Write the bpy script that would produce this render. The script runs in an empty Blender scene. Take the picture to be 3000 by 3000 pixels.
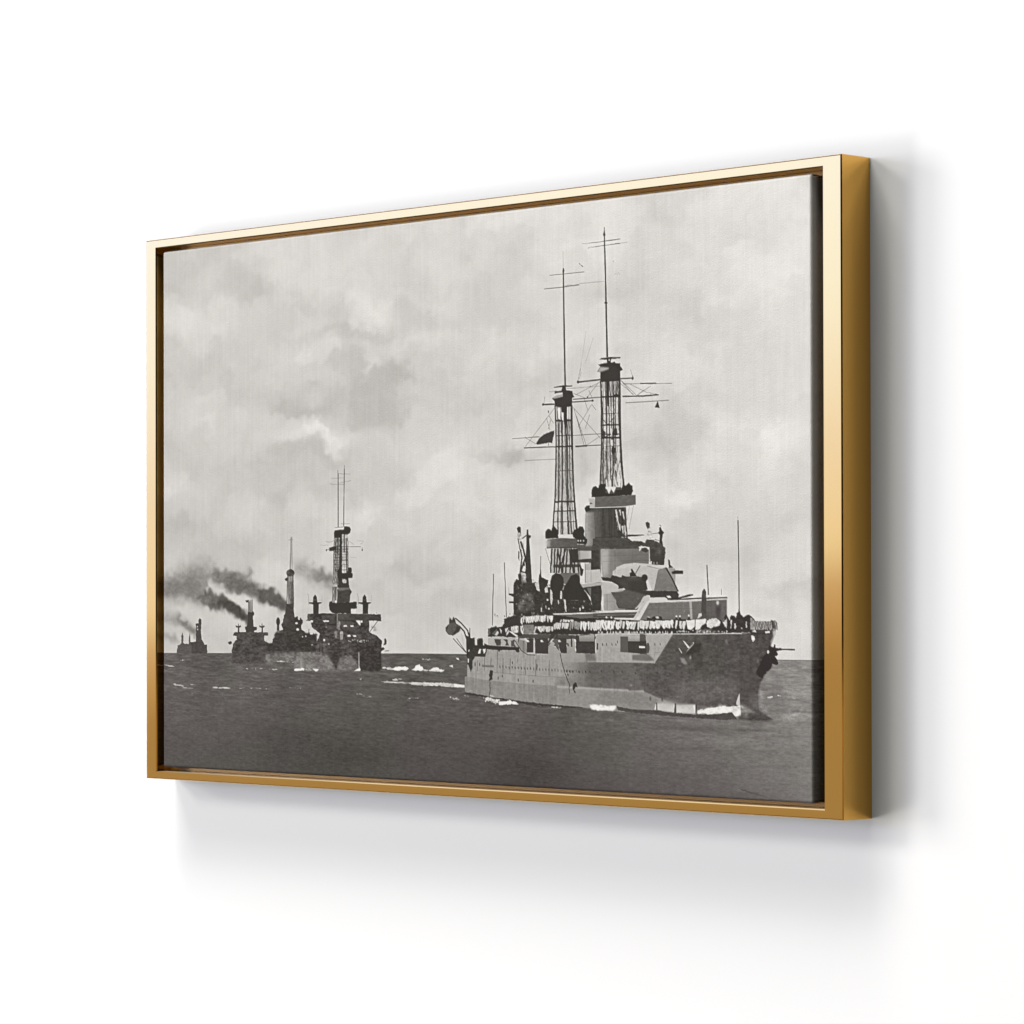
import bpy, math
import numpy as np
from mathutils import Matrix, Vector

S = bpy.context.scene
COL = S.collection
# ------------------------------------------------------------------ camera
YAW, PITCH, ROLL = 0.798261833, 0.0107652997, -0.00198853345
cam_d = bpy.data.cameras.new('camera')
cam = bpy.data.objects.new('camera', cam_d); COL.objects.link(cam)
cam_d.sensor_width = 36.0
cam_d.lens = 9753.929 / 3000 * 36.0
cam_d.shift_y = (1640.77 - 1500) / 3000
cam_d.clip_end = 200.0
Rv = Vector((math.cos(YAW), math.sin(YAW), 0)); F0 = Vector((-math.sin(YAW), math.cos(YAW), 0)); Zv = Vector((0, 0, 1))
Fv = F0 * math.cos(PITCH) + Zv * math.sin(PITCH); Uv = Zv * math.cos(PITCH) - F0 * math.sin(PITCH)
R2 = Rv * math.cos(ROLL) + Uv * math.sin(ROLL); U2 = Uv * math.cos(ROLL) - Rv * math.sin(ROLL)
M = Matrix((R2, U2, -Fv)).transposed().to_4x4(); M.translation = Vector((4.06893026, -3.8359293, -0.162442313))
cam.matrix_world = M
S.camera = cam
S.render.resolution_x = S.render.resolution_y = 1024
S.view_settings.view_transform = 'Standard'; S.view_settings.look = 'None'
S.view_settings.exposure = 0.0; S.view_settings.gamma = 1.0
S.view_settings.use_curve_mapping = False
S.cycles.caustics_reflective = False; S.cycles.caustics_refractive = False

# ------------------------------------------------------------------ studio surroundings
W = bpy.data.worlds.new('World'); S.world = W; W.use_nodes = True
nt = W.node_tree; nt.nodes.clear()
def node(t, **k):
    n = nt.nodes.new(t)
    for a, b in k.items(): setattr(n, a, b)
    return n
def link(a, b): nt.links.new(a, b)
tc = node('ShaderNodeTexCoord'); sx = node('ShaderNodeSeparateXYZ'); link(tc.outputs['Generated'], sx.inputs[0])
def math_n(op, a, b=None, clamp=False):
    n = node('ShaderNodeMath', operation=op, use_clamp=clamp)
    for i, v in enumerate((a, b)):
        if v is None: continue
        if isinstance(v, (int, float)): n.inputs[i].default_value = v
        else: link(v, n.inputs[i])
    return n.outputs[0]
def ramp(x, stops, interp='LINEAR'):
    r = node('ShaderNodeValToRGB'); r.color_ramp.interpolation = interp
    e = r.color_ramp.elements
    while len(e) > 1: e.remove(e[0])
    e[0].position = stops[0][0]; e[0].color = (*stops[0][1], 1)
    for p, c in stops[1:]:
        q = e.new(p); q.color = (*c, 1)
    link(x, r.inputs[0]); return r.outputs[0]
# unseen pale glow added on the left, coloured for its reflection in the gilded front:
# bright and cool above, falling to a warm dim tone below eye level
az_c = math.radians(46.0)
side = math_n('ADD', math_n('MULTIPLY', sx.outputs[0], -math.sin(az_c)), math_n('MULTIPLY', sx.outputs[1], -math.cos(az_c)))
left_mask = math_n('MULTIPLY', math_n('SUBTRACT', side, 0.965), 1 / 0.012, clamp=True)
tilt = math_n('MULTIPLY', math_n('ADD', math_n('MULTIPLY', sx.outputs[0], math.cos(az_c)), math_n('MULTIPLY', sx.outputs[1], -math.sin(az_c))), -0.10)
zz = math_n('ADD', sx.outputs[2], tilt)
pos = math_n('ADD', math_n('MULTIPLY', zz, 1 / 0.30), 0.3, clamp=True)      # z -0.09 .. 0.21 -> 0 .. 1
def zp(el): return math.sin(math.radians(el)) / 0.30 + 0.3
refl_glow = ramp(pos, [(0.1255, (0.493, 0.476, 0.505)), (0.2069, (0.52, 0.488, 0.505)), (0.2476, (0.693, 0.683, 0.86)), (0.2767, (0.8, 0.829, 1.29)), (0.3175, (1.147, 1.463, 2.903)), (0.4221, (1.187, 1.61, 4.086)), (0.5615, (1.293, 2.049, 6.237)), (0.7062, (1.32, 2.195, 7.419))])
# the rest of the room: dark, dim floor, warm band added for the bevel
room = ramp(math_n('ADD', math_n('MULTIPLY', sx.outputs[2], 0.5), 0.5), [(0.0, (0.10, 0.095, 0.085)), (0.44, (0.10, 0.095, 0.085)), (0.482, (0.45, 0.36, 0.24)), (0.492, (0.012, 0.012, 0.014)), (1.0, (0.012, 0.012, 0.014))])
# keep the added glow low: only up to about 12 degrees
cut = math_n('MULTIPLY', math_n('SUBTRACT', 0.178, sx.outputs[2]), 1 / 0.02, clamp=True)
msk = math_n('MULTIPLY', left_mask, cut)
mx = node('ShaderNodeMixRGB'); link(msk, mx.inputs[0]); link(room, mx.inputs[1]); link(refl_glow, mx.inputs[2])
hv = Vector((-0.64, -0.064, 0.77)).normalized()  # bright patch added high on the left to highlight the inner bottom bevel
hi = node('ShaderNodeVectorMath', operation='DOT_PRODUCT'); link(tc.outputs['Generated'], hi.inputs[0]); hi.inputs[1].default_value = hv
hm = math_n('MULTIPLY', math_n('SUBTRACT', hi.outputs['Value'], 0.97), 1 / 0.02, clamp=True)
m2 = node('ShaderNodeMixRGB'); link(hm, m2.inputs[0]); link(mx.outputs[0], m2.inputs[1]); m2.inputs[2].default_value = (1.1, 1.5, 3.2, 1)
bg = node('ShaderNodeBackground'); link(m2.outputs[0], bg.inputs[0]); bg.inputs[1].default_value = 1.0
ow = node('ShaderNodeOutputWorld'); link(bg.outputs[0], ow.inputs[0])

# ------------------------------------------------------------------ lamps
LAMPR = 40.0
def lamp(theta, phi, rad, e):
    """round softbox: theta from the wall's normal, phi around it, e = share of the wall's light"""
    t, p = math.radians(theta), math.radians(phi)
    d = Vector((math.sin(t) * math.cos(p), -math.cos(t), math.sin(t) * math.sin(p)))
    L = bpy.data.lights.new('softbox', 'AREA'); L.shape = 'DISK'; L.size = 2 * LAMPR * math.tan(math.radians(rad))
    L.energy = 0.99 * e * math.pi * math.pi * LAMPR ** 2 / (0.88 * math.cos(t))
    L.color = (1.0, 0.985, 0.925)
    o = bpy.data.objects.new('softbox', L); COL.objects.link(o)
    o.location = d * LAMPR; o.rotation_euler = (-d).to_track_quat('-Z', 'Y').to_euler()
for q in [(28, 160, 6, 0.05), (52, 150, 6, 0.15), (66, 168, 6, 0.12), (64, 180, 6, 0.14), (54, 195, 5, 0.12), (57, 203, 6, 0.05), (66, 112, 8, 0.13), (73, 95, 9, 0.18), (73, 75, 8, 0.03), (60, 352, 9, 0.035)]: lamp(*q)

# ------------------------------------------------------------------ helpers
def material(name):
    m = bpy.data.materials.new(name); m.use_nodes = True
    return m, m.node_tree, m.node_tree.nodes['Principled BSDF']
def mesh_obj(name, verts, faces, mat, parent=None, smooth=False):
    me = bpy.data.meshes.new(name); me.from_pydata(verts, [], faces); me.update()
    if smooth:
        me.polygons.foreach_set('use_smooth', [True] * len(me.polygons))
    o = bpy.data.objects.new(name, me); COL.objects.link(o); me.materials.append(mat)
    if parent: o.parent = parent
    return o

# ------------------------------------------------------------------ dimensions (metres)
FW, FD = 1.68481, 0.06685            # frame width (height 1.0) and depth
RL, RR, RT, RB = 0.0305, 0.0378, 0.0166, 0.0155      # rail widths: left, right, top, bottom
BV = 0.0019
# ------------------------------------------------------------------ wall
m, t, b = material('white_wall_paint')
n = t.nodes.new('ShaderNodeTexNoise'); n.inputs['Scale'].default_value = 220; n.inputs['Detail'].default_value = 3
c = t.nodes.new('ShaderNodeTexCoord'); t.links.new(c.outputs['Object'], n.inputs['Vector'])
bp = t.nodes.new('ShaderNodeBump'); bp.inputs['Strength'].default_value = 0.03; bp.inputs['Distance'].default_value = 0.002
t.links.new(n.outputs['Fac'], bp.inputs['Height']); t.links.new(bp.outputs['Normal'], b.inputs['Normal'])
b.inputs['Base Color'].default_value = (0.88, 0.88, 0.88, 1); b.inputs['Roughness'].default_value = 0.9
b.inputs['Specular IOR Level'].default_value = 0.0
wall = mesh_obj('wall', [(-9, FD + .0006, -7), (9, FD + .0006, -7), (9, FD + .0006, 7), (-9, FD + .0006, 7)], [(0, 1, 2, 3)], m)
wall['kind'] = 'structure'

# ------------------------------------------------------------------ framed print
root = bpy.data.objects.new('framed_print', None); COL.objects.link(root)
root['label'] = 'gold floater frame holding a sepia canvas print of battleships, hung on a white wall'
root['category'] = 'framed picture'

gold, t, b = material('polished_gold')
b.inputs['Base Color'].default_value = (0.75, 0.41, 0.093, 1); b.inputs['Metallic'].default_value = 1.0; b.inputs['Roughness'].default_value = 0.05
n = t.nodes.new('ShaderNodeTexNoise'); n.inputs['Scale'].default_value = 35; n.inputs['Detail'].default_value = 2
c = t.nodes.new('ShaderNodeTexCoord'); t.links.new(c.outputs['Object'], n.inputs['Vector'])
mr = t.nodes.new('ShaderNodeMapRange'); mr.inputs['To Min'].default_value = 0.05 - .01; mr.inputs['To Max'].default_value = 0.05 + .01
t.links.new(n.outputs['Fac'], mr.inputs['Value']); t.links.new(mr.outputs['Result'], b.inputs['Roughness'])

def ring(x0, x1, z0, z1, y):
    return [(x0, y, z0), (x1, y, z0), (x1, y, z1), (x0, y, z1)]
prof = []                                  # outer edge -> front -> inner wall -> ledge -> back
x0, x1, z0, z1 = -FW / 2, FW / 2, -.5, .5
ix0, ix1, iz0, iz1 = x0 + RL, x1 - RR, z0 + RB, z1 - RT
LEDGE = 0.032
prof.append(ring(x0, x1, z0, z1, FD))
prof.append(ring(x0, x1, z0, z1, BV))
prof.append(ring(x0 + BV * .5, x1 - BV * .5, z0 + BV * .5, z1 - BV * .5, BV * .25))
prof.append(ring(x0 + BV, x1 - BV, z0 + BV, z1 - BV, 0))
prof.append(ring(ix0 - BV, ix1 + BV, iz0 - BV, iz1 + BV, 0))
prof.append(ring(ix0, ix1, iz0, iz1, BV))
prof.append(ring(ix0, ix1, iz0, iz1, FD))
prof.append(None)
vs = [v for p in prof if p for v in p]; fs = []
nr = len(prof) - 1
for i in range(nr):
    j = (i + 1) % nr
    for k in range(4):
        l = (k + 1) % 4
        fs.append((i * 4 + k, i * 4 + l, j * 4 + l, j * 4 + k))
frame = mesh_obj('frame', vs, fs, gold, root)
import bmesh
bmx = bmesh.new(); bmx.from_mesh(frame.data); bmesh.ops.recalc_face_normals(bmx, faces=bmx.faces); bmx.to_mesh(frame.data); bmx.free()

m, t, b = material('dark_bronze_board')
b.inputs['Base Color'].default_value = (0.62, 0.33, 0.06, 1); b.inputs['Metallic'].default_value = 0.2; b.inputs['Roughness'].default_value = 0.5
e_ = .0004
A0 = ring(ix0 + e_, ix1 - e_, iz0 + e_, iz1 - e_, LEDGE); B0 = ring(ix0 + e_, ix1 - e_, iz0 + e_, iz1 - e_, FD - .002)
mesh_obj('backing_board', A0 + B0, [(0, 1, 2, 3), (4, 7, 6, 5)] + [(k, k + 4, (k + 1) % 4 + 4, (k + 1) % 4) for k in range(4)], m, root)

# ---------------------------------------------------------------- print
# The artwork printed on the canvas is drawn here in numpy, shape by shape, on
# the flat plane of the print (PW x PH cells), and stored as the ink colour of
# the canvas mesh.  FR holds the origins and scales of the tracing sheets, and
# HM takes a traced point to the flat print.
PW, PH = 2200, 1330
CX0, CX1, CZ0, CZ1, CY = -0.7955, 0.7812, -0.4772, 0.4760, 0.003
HM = np.array([[0.0009773138768, -1.772830851e-06, -1.308501994], [-2.166071373e-05, -0.000670903839, 1.010503027], [0.0001251332889, 1.06399881e-06, 1.0]])
rng = np.random.RandomState(7)
INK = np.full((PH, PW), 210.0)
FR = dict(A=(1300, 1500, 3.864), B=(1750, 1500, 3.864), C=(1950, 1700, 3.864), D=(1500, 1100, 3.864),
          E=(1500, 650, 3.864), G=(470, 1550, 4.83), H=(780, 1650, 4.83), I=(850, 1350, 4.83),
          J=(1330, 1830, 3.864), K=(1750, 1850, 3.22), L=(470, 1850, 1.932), M=(1400, 2000, 1.932),
          N=(450, 650, 1.61), O=(1500, 450, 1.38), Z=(0, 0, 1.0))

def rd(f, s):
    a = np.array([float(t) for t in s.split()]).reshape(-1, 2) if isinstance(s, str) else np.array(s, float).reshape(-1, 2)
    o = FR[f]
    return np.stack([o[0] + a[:, 0] / o[2], o[1] + a[:, 1] / o[2]], 1)

def to_uv(a):
    h = np.concatenate([a, np.ones((len(a), 1))], 1) @ HM.T
    x, z = h[:, 0] / h[:, 2], h[:, 1] / h[:, 2]
    return np.stack([(x - CX0) / (CX1 - CX0) * PW, (CZ1 - z) / (CZ1 - CZ0) * PH], 1)

def cover(pts):
    """anti-aliased coverage of a polygon (even-odd) -> (mask, x0, y0)"""
    x0 = int(max(0, np.floor(pts[:, 0].min()) - 1)); x1 = int(min(PW, np.ceil(pts[:, 0].max()) + 2))
    y0 = int(max(0, np.floor(pts[:, 1].min()) - 1)); y1 = int(min(PH, np.ceil(pts[:, 1].max()) + 2))
    if x1 <= x0 or y1 <= y0: return None
    w, h = x1 - x0, y1 - y0
    SS = 4 if h < 400 else 2
    acc = np.zeros((h, w + 1)); P = pts; Q = np.roll(pts, -1, 0)
    lo = np.minimum(P[:, 1], Q[:, 1]); hi = np.maximum(P[:, 1], Q[:, 1]); dy = Q[:, 1] - P[:, 1]
    sl = np.where(np.abs(dy) > 1e-9, (Q[:, 0] - P[:, 0]) / np.where(np.abs(dy) > 1e-9, dy, 1), 0)
    for r in range(h * SS):
        y = y0 + (r + .5) / SS
        k = (lo <= y) & (hi > y)
        if not k.any(): continue
        xs = np.sort(P[k, 0] + (y - P[k, 1]) * sl[k]) - x0
        row = acc[r // SS]
        for i in range(0, len(xs) - 1, 2):
            a = min(max(xs[i], 0), w); b = min(max(xs[i + 1], 0), w)
            if b <= a: continue
            ia, ib = int(a), int(b)
            if ia == ib: row[ia] += (b - a) / SS
            else:
                row[ia] += (ia + 1 - a) / SS
                row[ia + 1:ib] += 1.0 / SS
                row[ib] += (b - ib) / SS
    return np.clip(acc[:, :w], 0, 1), x0, y0

def box(m, r, ax):
    r = int(r)
    if r < 1: return m
    p = [(0, 0), (0, 0)]; p[ax] = (r + 1, r)
    c = np.cumsum(np.pad(m, p, mode='edge'), axis=ax); n = m.shape[ax]
    if ax == 0: return (c[2 * r + 1:2 * r + 1 + n] - c[:n]) / (2 * r + 1)
    return (c[:, 2 * r + 1:2 * r + 1 + n] - c[:, :n]) / (2 * r + 1)

def soft(m, s):
    for _ in range(3): m = box(box(m, max(1, round(s * .6)), 0), max(1, round(s * .6)), 1)
    return m

def vnoise(h, w, cx, cy, seed):
    r = np.random.RandomState(seed); g = r.rand(int(h / cy) + 4, int(w / cx) + 4)
    y = np.arange(h) / cy; x = np.arange(w) / cx; yi = y.astype(int); xi = x.astype(int)
    fy = y - yi; fx = x - xi; fy = (fy * fy * (3 - 2 * fy))[:, None]; fx = (fx * fx * (3 - 2 * fx))[None]
    a = g[yi][:, xi]; b = g[yi][:, xi + 1]; c = g[yi + 1][:, xi]; d = g[yi + 1][:, xi + 1]
    return (a * (1 - fx) + b * fx) * (1 - fy) + (c * (1 - fx) + d * fx) * fy - .5

def fbm(cx, cy, seed, oct=4, g=.55):
    o = 0; a = 1
    for k in range(oct):
        o = o + a * vnoise(PH, PW, max(cx / 2 ** k, 1.3), max(cy / 2 ** k, 1.3), seed + k); a *= g
    return o
N1 = fbm(160, 100, 11, 6); N2 = fbm(26, 18, 31, 4); N3 = fbm(9, 4, 51, 3); NV = fbm(5, 60, 71, 3)

def rag(a, amp, step=4.0):
    """roughen an outline"""
    out = []
    n = len(a)
    for i in range(n):
        p, q = a[i], a[(i + 1) % n]; L = np.hypot(*(q - p)); k = max(1, int(L / step))
        for j in range(k):
            o = p + (q - p) * j / k
            out.append(o + (rng.randn(2) * amp if j or amp > 1.5 else rng.randn(2) * amp * .4))
    return np.array(out)

def P(f, tone, s, a=1.0, b=0, r=0, n=0, g=None, tex=None):
    """filled shape; b blur, r ragged edge, n grain, g=(tone2, 'v'|'h') gradient"""
    pts = rd(f, s)
    if r: pts = rag(pts, r)
    uv = to_uv(pts)
    c = cover(uv)
    if c is None: return
    m, x0, y0 = c
    if b:
        q = int(b * 2.5) + 2
        X0, Y0, X1, Y1 = max(0, x0 - q), max(0, y0 - q), min(PW, x0 + m.shape[1] + q), min(PH, y0 + m.shape[0] + q)
        M = np.zeros((Y1 - Y0, X1 - X0)); M[y0 - Y0:y0 - Y0 + m.shape[0], x0 - X0:x0 - X0 + m.shape[1]] = m
        m = soft(M, b); x0, y0 = X0, Y0
    h, w = m.shape
    sub = (slice(y0, y0 + h), slice(x0, x0 + w))
    t = tone
    if g is not None:
        lo, hi = uv.min(0), uv.max(0)
        if g[1] == 'v': k = np.clip((np.arange(h) + y0 - lo[1]) / (hi[1] - lo[1] + 1e-6), 0, 1)[:, None]
        else: k = np.clip((np.arange(w) + x0 - lo[0]) / (hi[0] - lo[0] + 1e-6), 0, 1)[None]
        t = tone + (g[0] - tone) * k
    if n: t = t + n * (N2[sub] * (.3 if n < 25 else .8) + N3[sub] * 1.1)
    if tex: t = t + tex * NV[sub]
    INK[sub] = INK[sub] * (1 - m * a) + t * m * a

def Ls(f, tone, w, s, a=1.0, w1=None, wob=0):
    """stroke of width w (print px on the tracing sheet at scale 1)"""
    p = rd(f, s)
    if wob:
        out = []
        for i in range(len(p) - 1):
            k = max(1, int(np.hypot(*(p[i + 1] - p[i])) / 6))
            for j in range(k): out.append(p[i] + (p[i + 1] - p[i]) * j / k + rng.randn(2) * wob)
        out.append(p[-1]); p = np.array(out)
    n = len(p)
    ws = np.linspace(w, w if w1 is None else w1, n) / 2
    d = np.gradient(p, axis=0); d /= np.maximum(np.hypot(d[:, 0], d[:, 1]), 1e-9)[:, None]
    nn = np.stack([-d[:, 1], d[:, 0]], 1) * ws[:, None]
    P('Z', tone, np.concatenate([p + nn, (p - nn)[::-1]]).ravel(), a)

def El(f, tone, x, y, rx, ry, a=1.0, b=0, r=0, rot=0, n=0):
    t = np.linspace(0, 2 * np.pi, 17)[:-1]; c, s = np.cos(rot), np.sin(rot)
    ex, ey = rx * np.cos(t), ry * np.sin(t)
    P(f, tone, np.stack([x + ex * c - ey * s, y + ex * s + ey * c], 1).ravel(), a, b, r, n)

def glow(f, x, y, rx, ry, d, rot=0):
    """soft additive tone change in the sky or the sea"""
    c = to_uv(rd(f, [x, y]))[0]; e = to_uv(rd(f, [x + rx, y, x, y + ry]))
    RX = abs(e[0, 0] - c[0]); RY = abs(e[1, 1] - c[1])
    X = np.arange(PW)[None] - c[0]; Y = np.arange(PH)[:, None] - c[1]
    cs, sn = np.cos(rot), np.sin(rot)
    u = (X * cs + Y * sn) / RX; v = (-X * sn + Y * cs) / RY
    k = np.exp(-(u * u + v * v) * .9) * (1 + .35 * N2 + .9 * N1)
    INK[:] += d * k

# ---- sky
X = np.arange(PW)[None] / PW; Y = np.arange(PH)[:, None] / PH
INK[:] = 200 + 15 * X + 6 * (Y < .2) * (1 - Y / .2) + 12 * np.clip(X - .6, 0, 1) * (1 - Y)  # brighter to the right: glare on the canvas painted into the ink
INK += 7 * np.clip((.5 - Y) / .5, 0, 1) * np.clip((X - .15) / .3, 0, 1) * (1 - .7 * np.clip((X - .6) / .3, 0, 1)) - 1
INK += 16 * N1 + 10 * (.32 - np.abs(fbm(230, 110, 611, 5)))
for q in ((120, 450, 150, 150, 8), (330, 350, 90, 50, 7), (450, 370, 80, 80, -9), (800, 600, 100, 60, 19), (740, 545, 60, 30, 8),
          (1040, 640, 34, 80, 10), (960, 500, 200, 50, -11), (1150, 670, 150, 70, -18), (700, 860, 150, 55, -17),
          (1000, 830, 200, 110, -15), (720, 1010, 110, 28, 18), (640, 1055, 120, 26, -7), (750, 1120, 250, 50, -8),
          (250, 960, 90, 35, 7), (1100, 400, 250, 60, 11), (1350, 530, 80, 35, 8), (1330, 1190, 130, 80, 13),
          (1000, 1370, 70, 60, 14), (1500, 1330, 110, 60, 8), (1690, 1105, 120, 45, -26), (1200, 1650, 260, 60, -13),
          (1420, 1480, 160, 60, 5), (100, 1280, 100, 60, 8), (560, 1280, 200, 60, -6), (150, 1470, 140, 70, -14),
          (480, 1500, 180, 60, -8), (1450, 1800, 250, 40, -10), (1250, 1850, 300, 30, -6), (1550, 900, 200, 80, -8)):
    glow('N', *q)
for q in ((600, 1150, 150, 60, -16), (1000, 1130, 230, 90, 8), (700, 1370, 170, 45, 9), (1130, 300, 180, 250, 6),
          (950, 1620, 160, 60, -8), (1150, 1480, 140, 50, -6), (850, 820, 200, 80, 5), (280, 1220, 40, 90, -12), (1100, 1750, 200, 40, -9)):
    glow('O', *q)
def warp(amp, cell, seed):
    """push the painted sky about so that its shapes billow"""
    dx = amp * 2 * vnoise(PH, PW, cell, cell * .8, seed); dy = amp * 1.5 * vnoise(PH, PW, cell, cell * .8, seed + 3)
    yy = np.clip(np.arange(PH)[:, None] + dy, 0, PH - 1).astype(int); xx = np.clip(np.arange(PW)[None] + dx, 0, PW - 1).astype(int)
    INK[:] = INK[yy, xx]; INK[:] = soft(INK, 1.3)
for t_, a_, b_, s_ in ((219, .4, 8, '700 600 730 560 790 535 850 540 890 580 900 620 860 650 800 690 740 690 700 650'),
        (219, .5, 4, '1000 570 1040 590 1065 630 1060 690 1030 740 1000 760 1020 700 1030 650 1010 600'),
        (217, .4, 6, '640 500 700 460 760 440 830 470 880 490 840 500 760 490 700 510'),
        (217, .4, 7, '620 1010 660 985 720 1000 800 1000 870 1020 840 1045 760 1035 700 1050 640 1040'),
        (223, .45, 8, '1210 1240 1240 1180 1290 1140 1350 1130 1400 1160 1460 1180 1500 1230 1420 1260 1330 1270 1260 1290'),
        (221, .45, 7, '950 1400 970 1350 1010 1330 1050 1360 1060 1420 1000 1440'),
        (225, .4, 8, '880 380 940 340 1040 350 1100 390 1040 410 950 420'), (222, .4, 5, '300 340 330 320 370 350 350 375'),
        (184, .4, 8, '600 850 680 810 780 830 860 880 800 910 700 900 620 900'), (183, .45, 11, '930 720 1060 700 1160 620 1230 660 1160 760 1040 820 940 790'),
        (186, .4, 10, '560 1080 700 1060 860 1090 940 1120 800 1150 640 1140'), (184, .35, 12, '940 860 1120 800 1200 860 1120 930 960 930'),
        (190, .4, 8, '420 340 470 330 500 370 480 430 430 420'), (190, .35, 9, '860 480 1000 470 1120 500 1150 540 1000 530 900 540'),
        (219, .4, 7, '60 420 110 390 160 430 170 500 100 510 60 480'), (189, .3, 10, '1080 1640 1250 1610 1420 1650 1300 1690 1150 1700')):
    P('N', t_, s_, min(1, a_ * 1.25), b_, r=4)
warp(40, 75, 501); warp(13, 24, 511); INK[:] = soft(INK, 4) * .75 + INK * .25
# ---- smoke of the far ships
def smoke(f, s, tone, a, b, r=3, n=22):
    P(f, tone, s, min(1, a * 1.12), b * 1.25, r=r, n=n * .75)
smoke('G', '40 620 200 500 420 400 700 420 760 560 1000 600 1250 600 1260 800 1000 900 700 860 500 900 40 950', 168, .45, 26)
smoke('G', '40 700 300 660 560 740 640 880 560 980 300 980 40 1000', 118, .62, 16)
smoke('G', '300 560 500 520 760 600 900 700 700 860 560 980 400 960', 118, .5, 12)
smoke('G', '40 800 240 760 460 860 500 960 300 940 40 940', 120, .45, 10)
smoke('G', '500 440 740 420 760 700 560 700', 150, .35, 20)
smoke('G', '760 620 880 560 960 620 1080 640 1240 600 1290 720 1380 760 1400 830 1560 830 1680 910 1790 1020 1780 1130 1640 1110 1420 1040 1300 990 1240 960 1060 930 980 870 860 840 760 760 700 680', 118, .62, 5, 5, 34)
smoke('G', '860 680 1000 660 1280 740 1380 800 1560 850 1690 930 1790 1020 1780 1130 1640 1100 1420 1030 1280 960 1080 900 900 800', 100, .6, 4, 4, 30)
smoke('G', '1340 860 1540 830 1680 910 1790 1030 1780 1130 1600 1095 1400 1000', 92, .7, 2, 3, 26)
P('G', 208, '640 740 720 740 840 800 1000 900 1060 930 1230 960 1225 1100 1190 1150 1120 1100 1080 1070 1020 1020 900 950 820 890 700 870 650 820', .85, 6, r=3)
P('G', 214, '960 900 1150 930 1240 960 1225 1150 1190 1140 1020 1010', .7, 4, r=2)
smoke('G', '560 960 620 880 720 870 830 900 900 950 960 990 1060 1070 1230 1180 1240 1290 1140 1250 1040 1190 960 1160 840 1130 760 1150 640 1080', 96, .78, 4, 5, 34)
smoke('G', '820 1000 960 990 1050 1060 1180 1140 1240 1200 1240 1285 1130 1240 1000 1165 860 1120', 70, .75, 2, 2, 20)
smoke('G', '430 950 600 900 640 1060 560 1100 430 1050', 140, .4, 12, 4, 34)
smoke('G', '40 1230 200 1200 330 1250 420 1350 500 1390 505 1510 420 1480 300 1380 160 1330 40 1300', 130, .5, 9, 4, 28)
smoke('G', '240 1190 280 1220 340 1310 440 1390 505 1410 505 1510 400 1460 320 1370 240 1260', 108, .6, 4, 3, 28)
smoke('G', '40 1520 160 1480 240 1530 300 1570 280 1600 160 1570 40 1590', 130, .5, 7, 3, 24)
P('G', 210, '420 1490 500 1510 500 1600 440 1600', .7, 4)
smoke('I', '60 1390 200 1390 400 1510 600 1630 605 1790 400 1760 200 1680 60 1620', 146, .6, 12, 4, 26)
smoke('I', '330 1540 540 1590 620 1650 605 1790 480 1740 350 1670', 122, .6, 7, 4, 26)
warp(9, 16, 521)
# ---- sea
P('Z', 102, '470 1913 1000 1913.5 1160 1914 1300 1915.5 1380 1916 1700 1921 2280 1932.5 2420 1935 2420 2420 440 2420 440 1913', n=0)
U = to_uv(rd('Z', '480 1914 1300 1916 2380 1935'))
hz = np.interp(np.arange(PW), U[:, 0], U[:, 1])[None]; ys = np.arange(PH)[:, None]
sea = np.clip(ys - hz + .5, 0, 1)
dpt = np.clip((ys - hz) / (PH - hz), 0, 1)
st = 98 - 20 * dpt ** 1.2 + 12 * np.clip(.25 - X, 0, 1) / .25 * dpt
st = st + 46 * np.clip((X - .62) / .38, 0, 1) ** 1.1
st = st + 9 * N1 + 4 * N2 * (1.2 - dpt) + 24 * fbm(34, 4, 91, 3) * (1 - dpt) ** 1.1 + 14 * fbm(12, 2.5, 95, 2) * (1 - .5 * dpt) + 6 * N3
INK[:] = INK * (1 - sea) + st * sea
for q in ((900, 600, 300, 120, -6), (1450, 480, 120, 60, 7), (250, 300, 200, 60, 4), (650, 640, 200, 120, -5), (1100, 700, 200, 70, -8)):
    glow('L', *q)
for q in ((300, 480, 200, 100, -12), (700, 330, 130, 90, -4), (1250, 260, 260, 16, -12), (1560, 268, 90, 8, -20), (1550, 350, 200, 60, 9), (1300, 380, 300, 12, -7),
          (1250, 640, 50, 14, -14), (1480, 630, 120, 14, -12), (1700, 560, 150, 80, 6), (1800, 200, 80, 20, 12), (1780, 60, 90, 40, 12)):
    glow('M', *q)
def foam(f, x0, y0, x1, y1, n, w, h, t=215, spread=3, a=.9):
    for _ in range(n):
        k = rng.rand(); x = x0 + (x1 - x0) * k + rng.randn() * spread; y = y0 + (y1 - y0) * k + rng.randn() * spread * .5
        El(f, t - rng.rand() * 45, x, y, w * (.3 + rng.rand()), h * (.3 + rng.rand()), a, 0, .4)
# ---- farthest ships on the left
P('G', 92, '230 1760 240 1650 290 1620 300 1500 310 1460 322 1500 330 1620 400 1640 410 1480 418 1480 425 1600 480 1600 500 1760', r=.6, n=10)
P('G', 74, '430 1760 430 1610 500 1590 505 1420 500 1340 540 1330 535 1290 555 1260 580 1280 575 1450 585 1560 610 1600 625 1640 660 1630 665 1745 650 1765', r=.6, n=10)
for x, y in ((525, 1380), (528, 1420)): El('G', 190, x, y, 6, 12)
El('G', 215, 400, 1722, 6, 6)
P('G', 92, '440 1760 300 1760 300 1650 370 1620 440 1640', r=.5, n=10)
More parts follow.
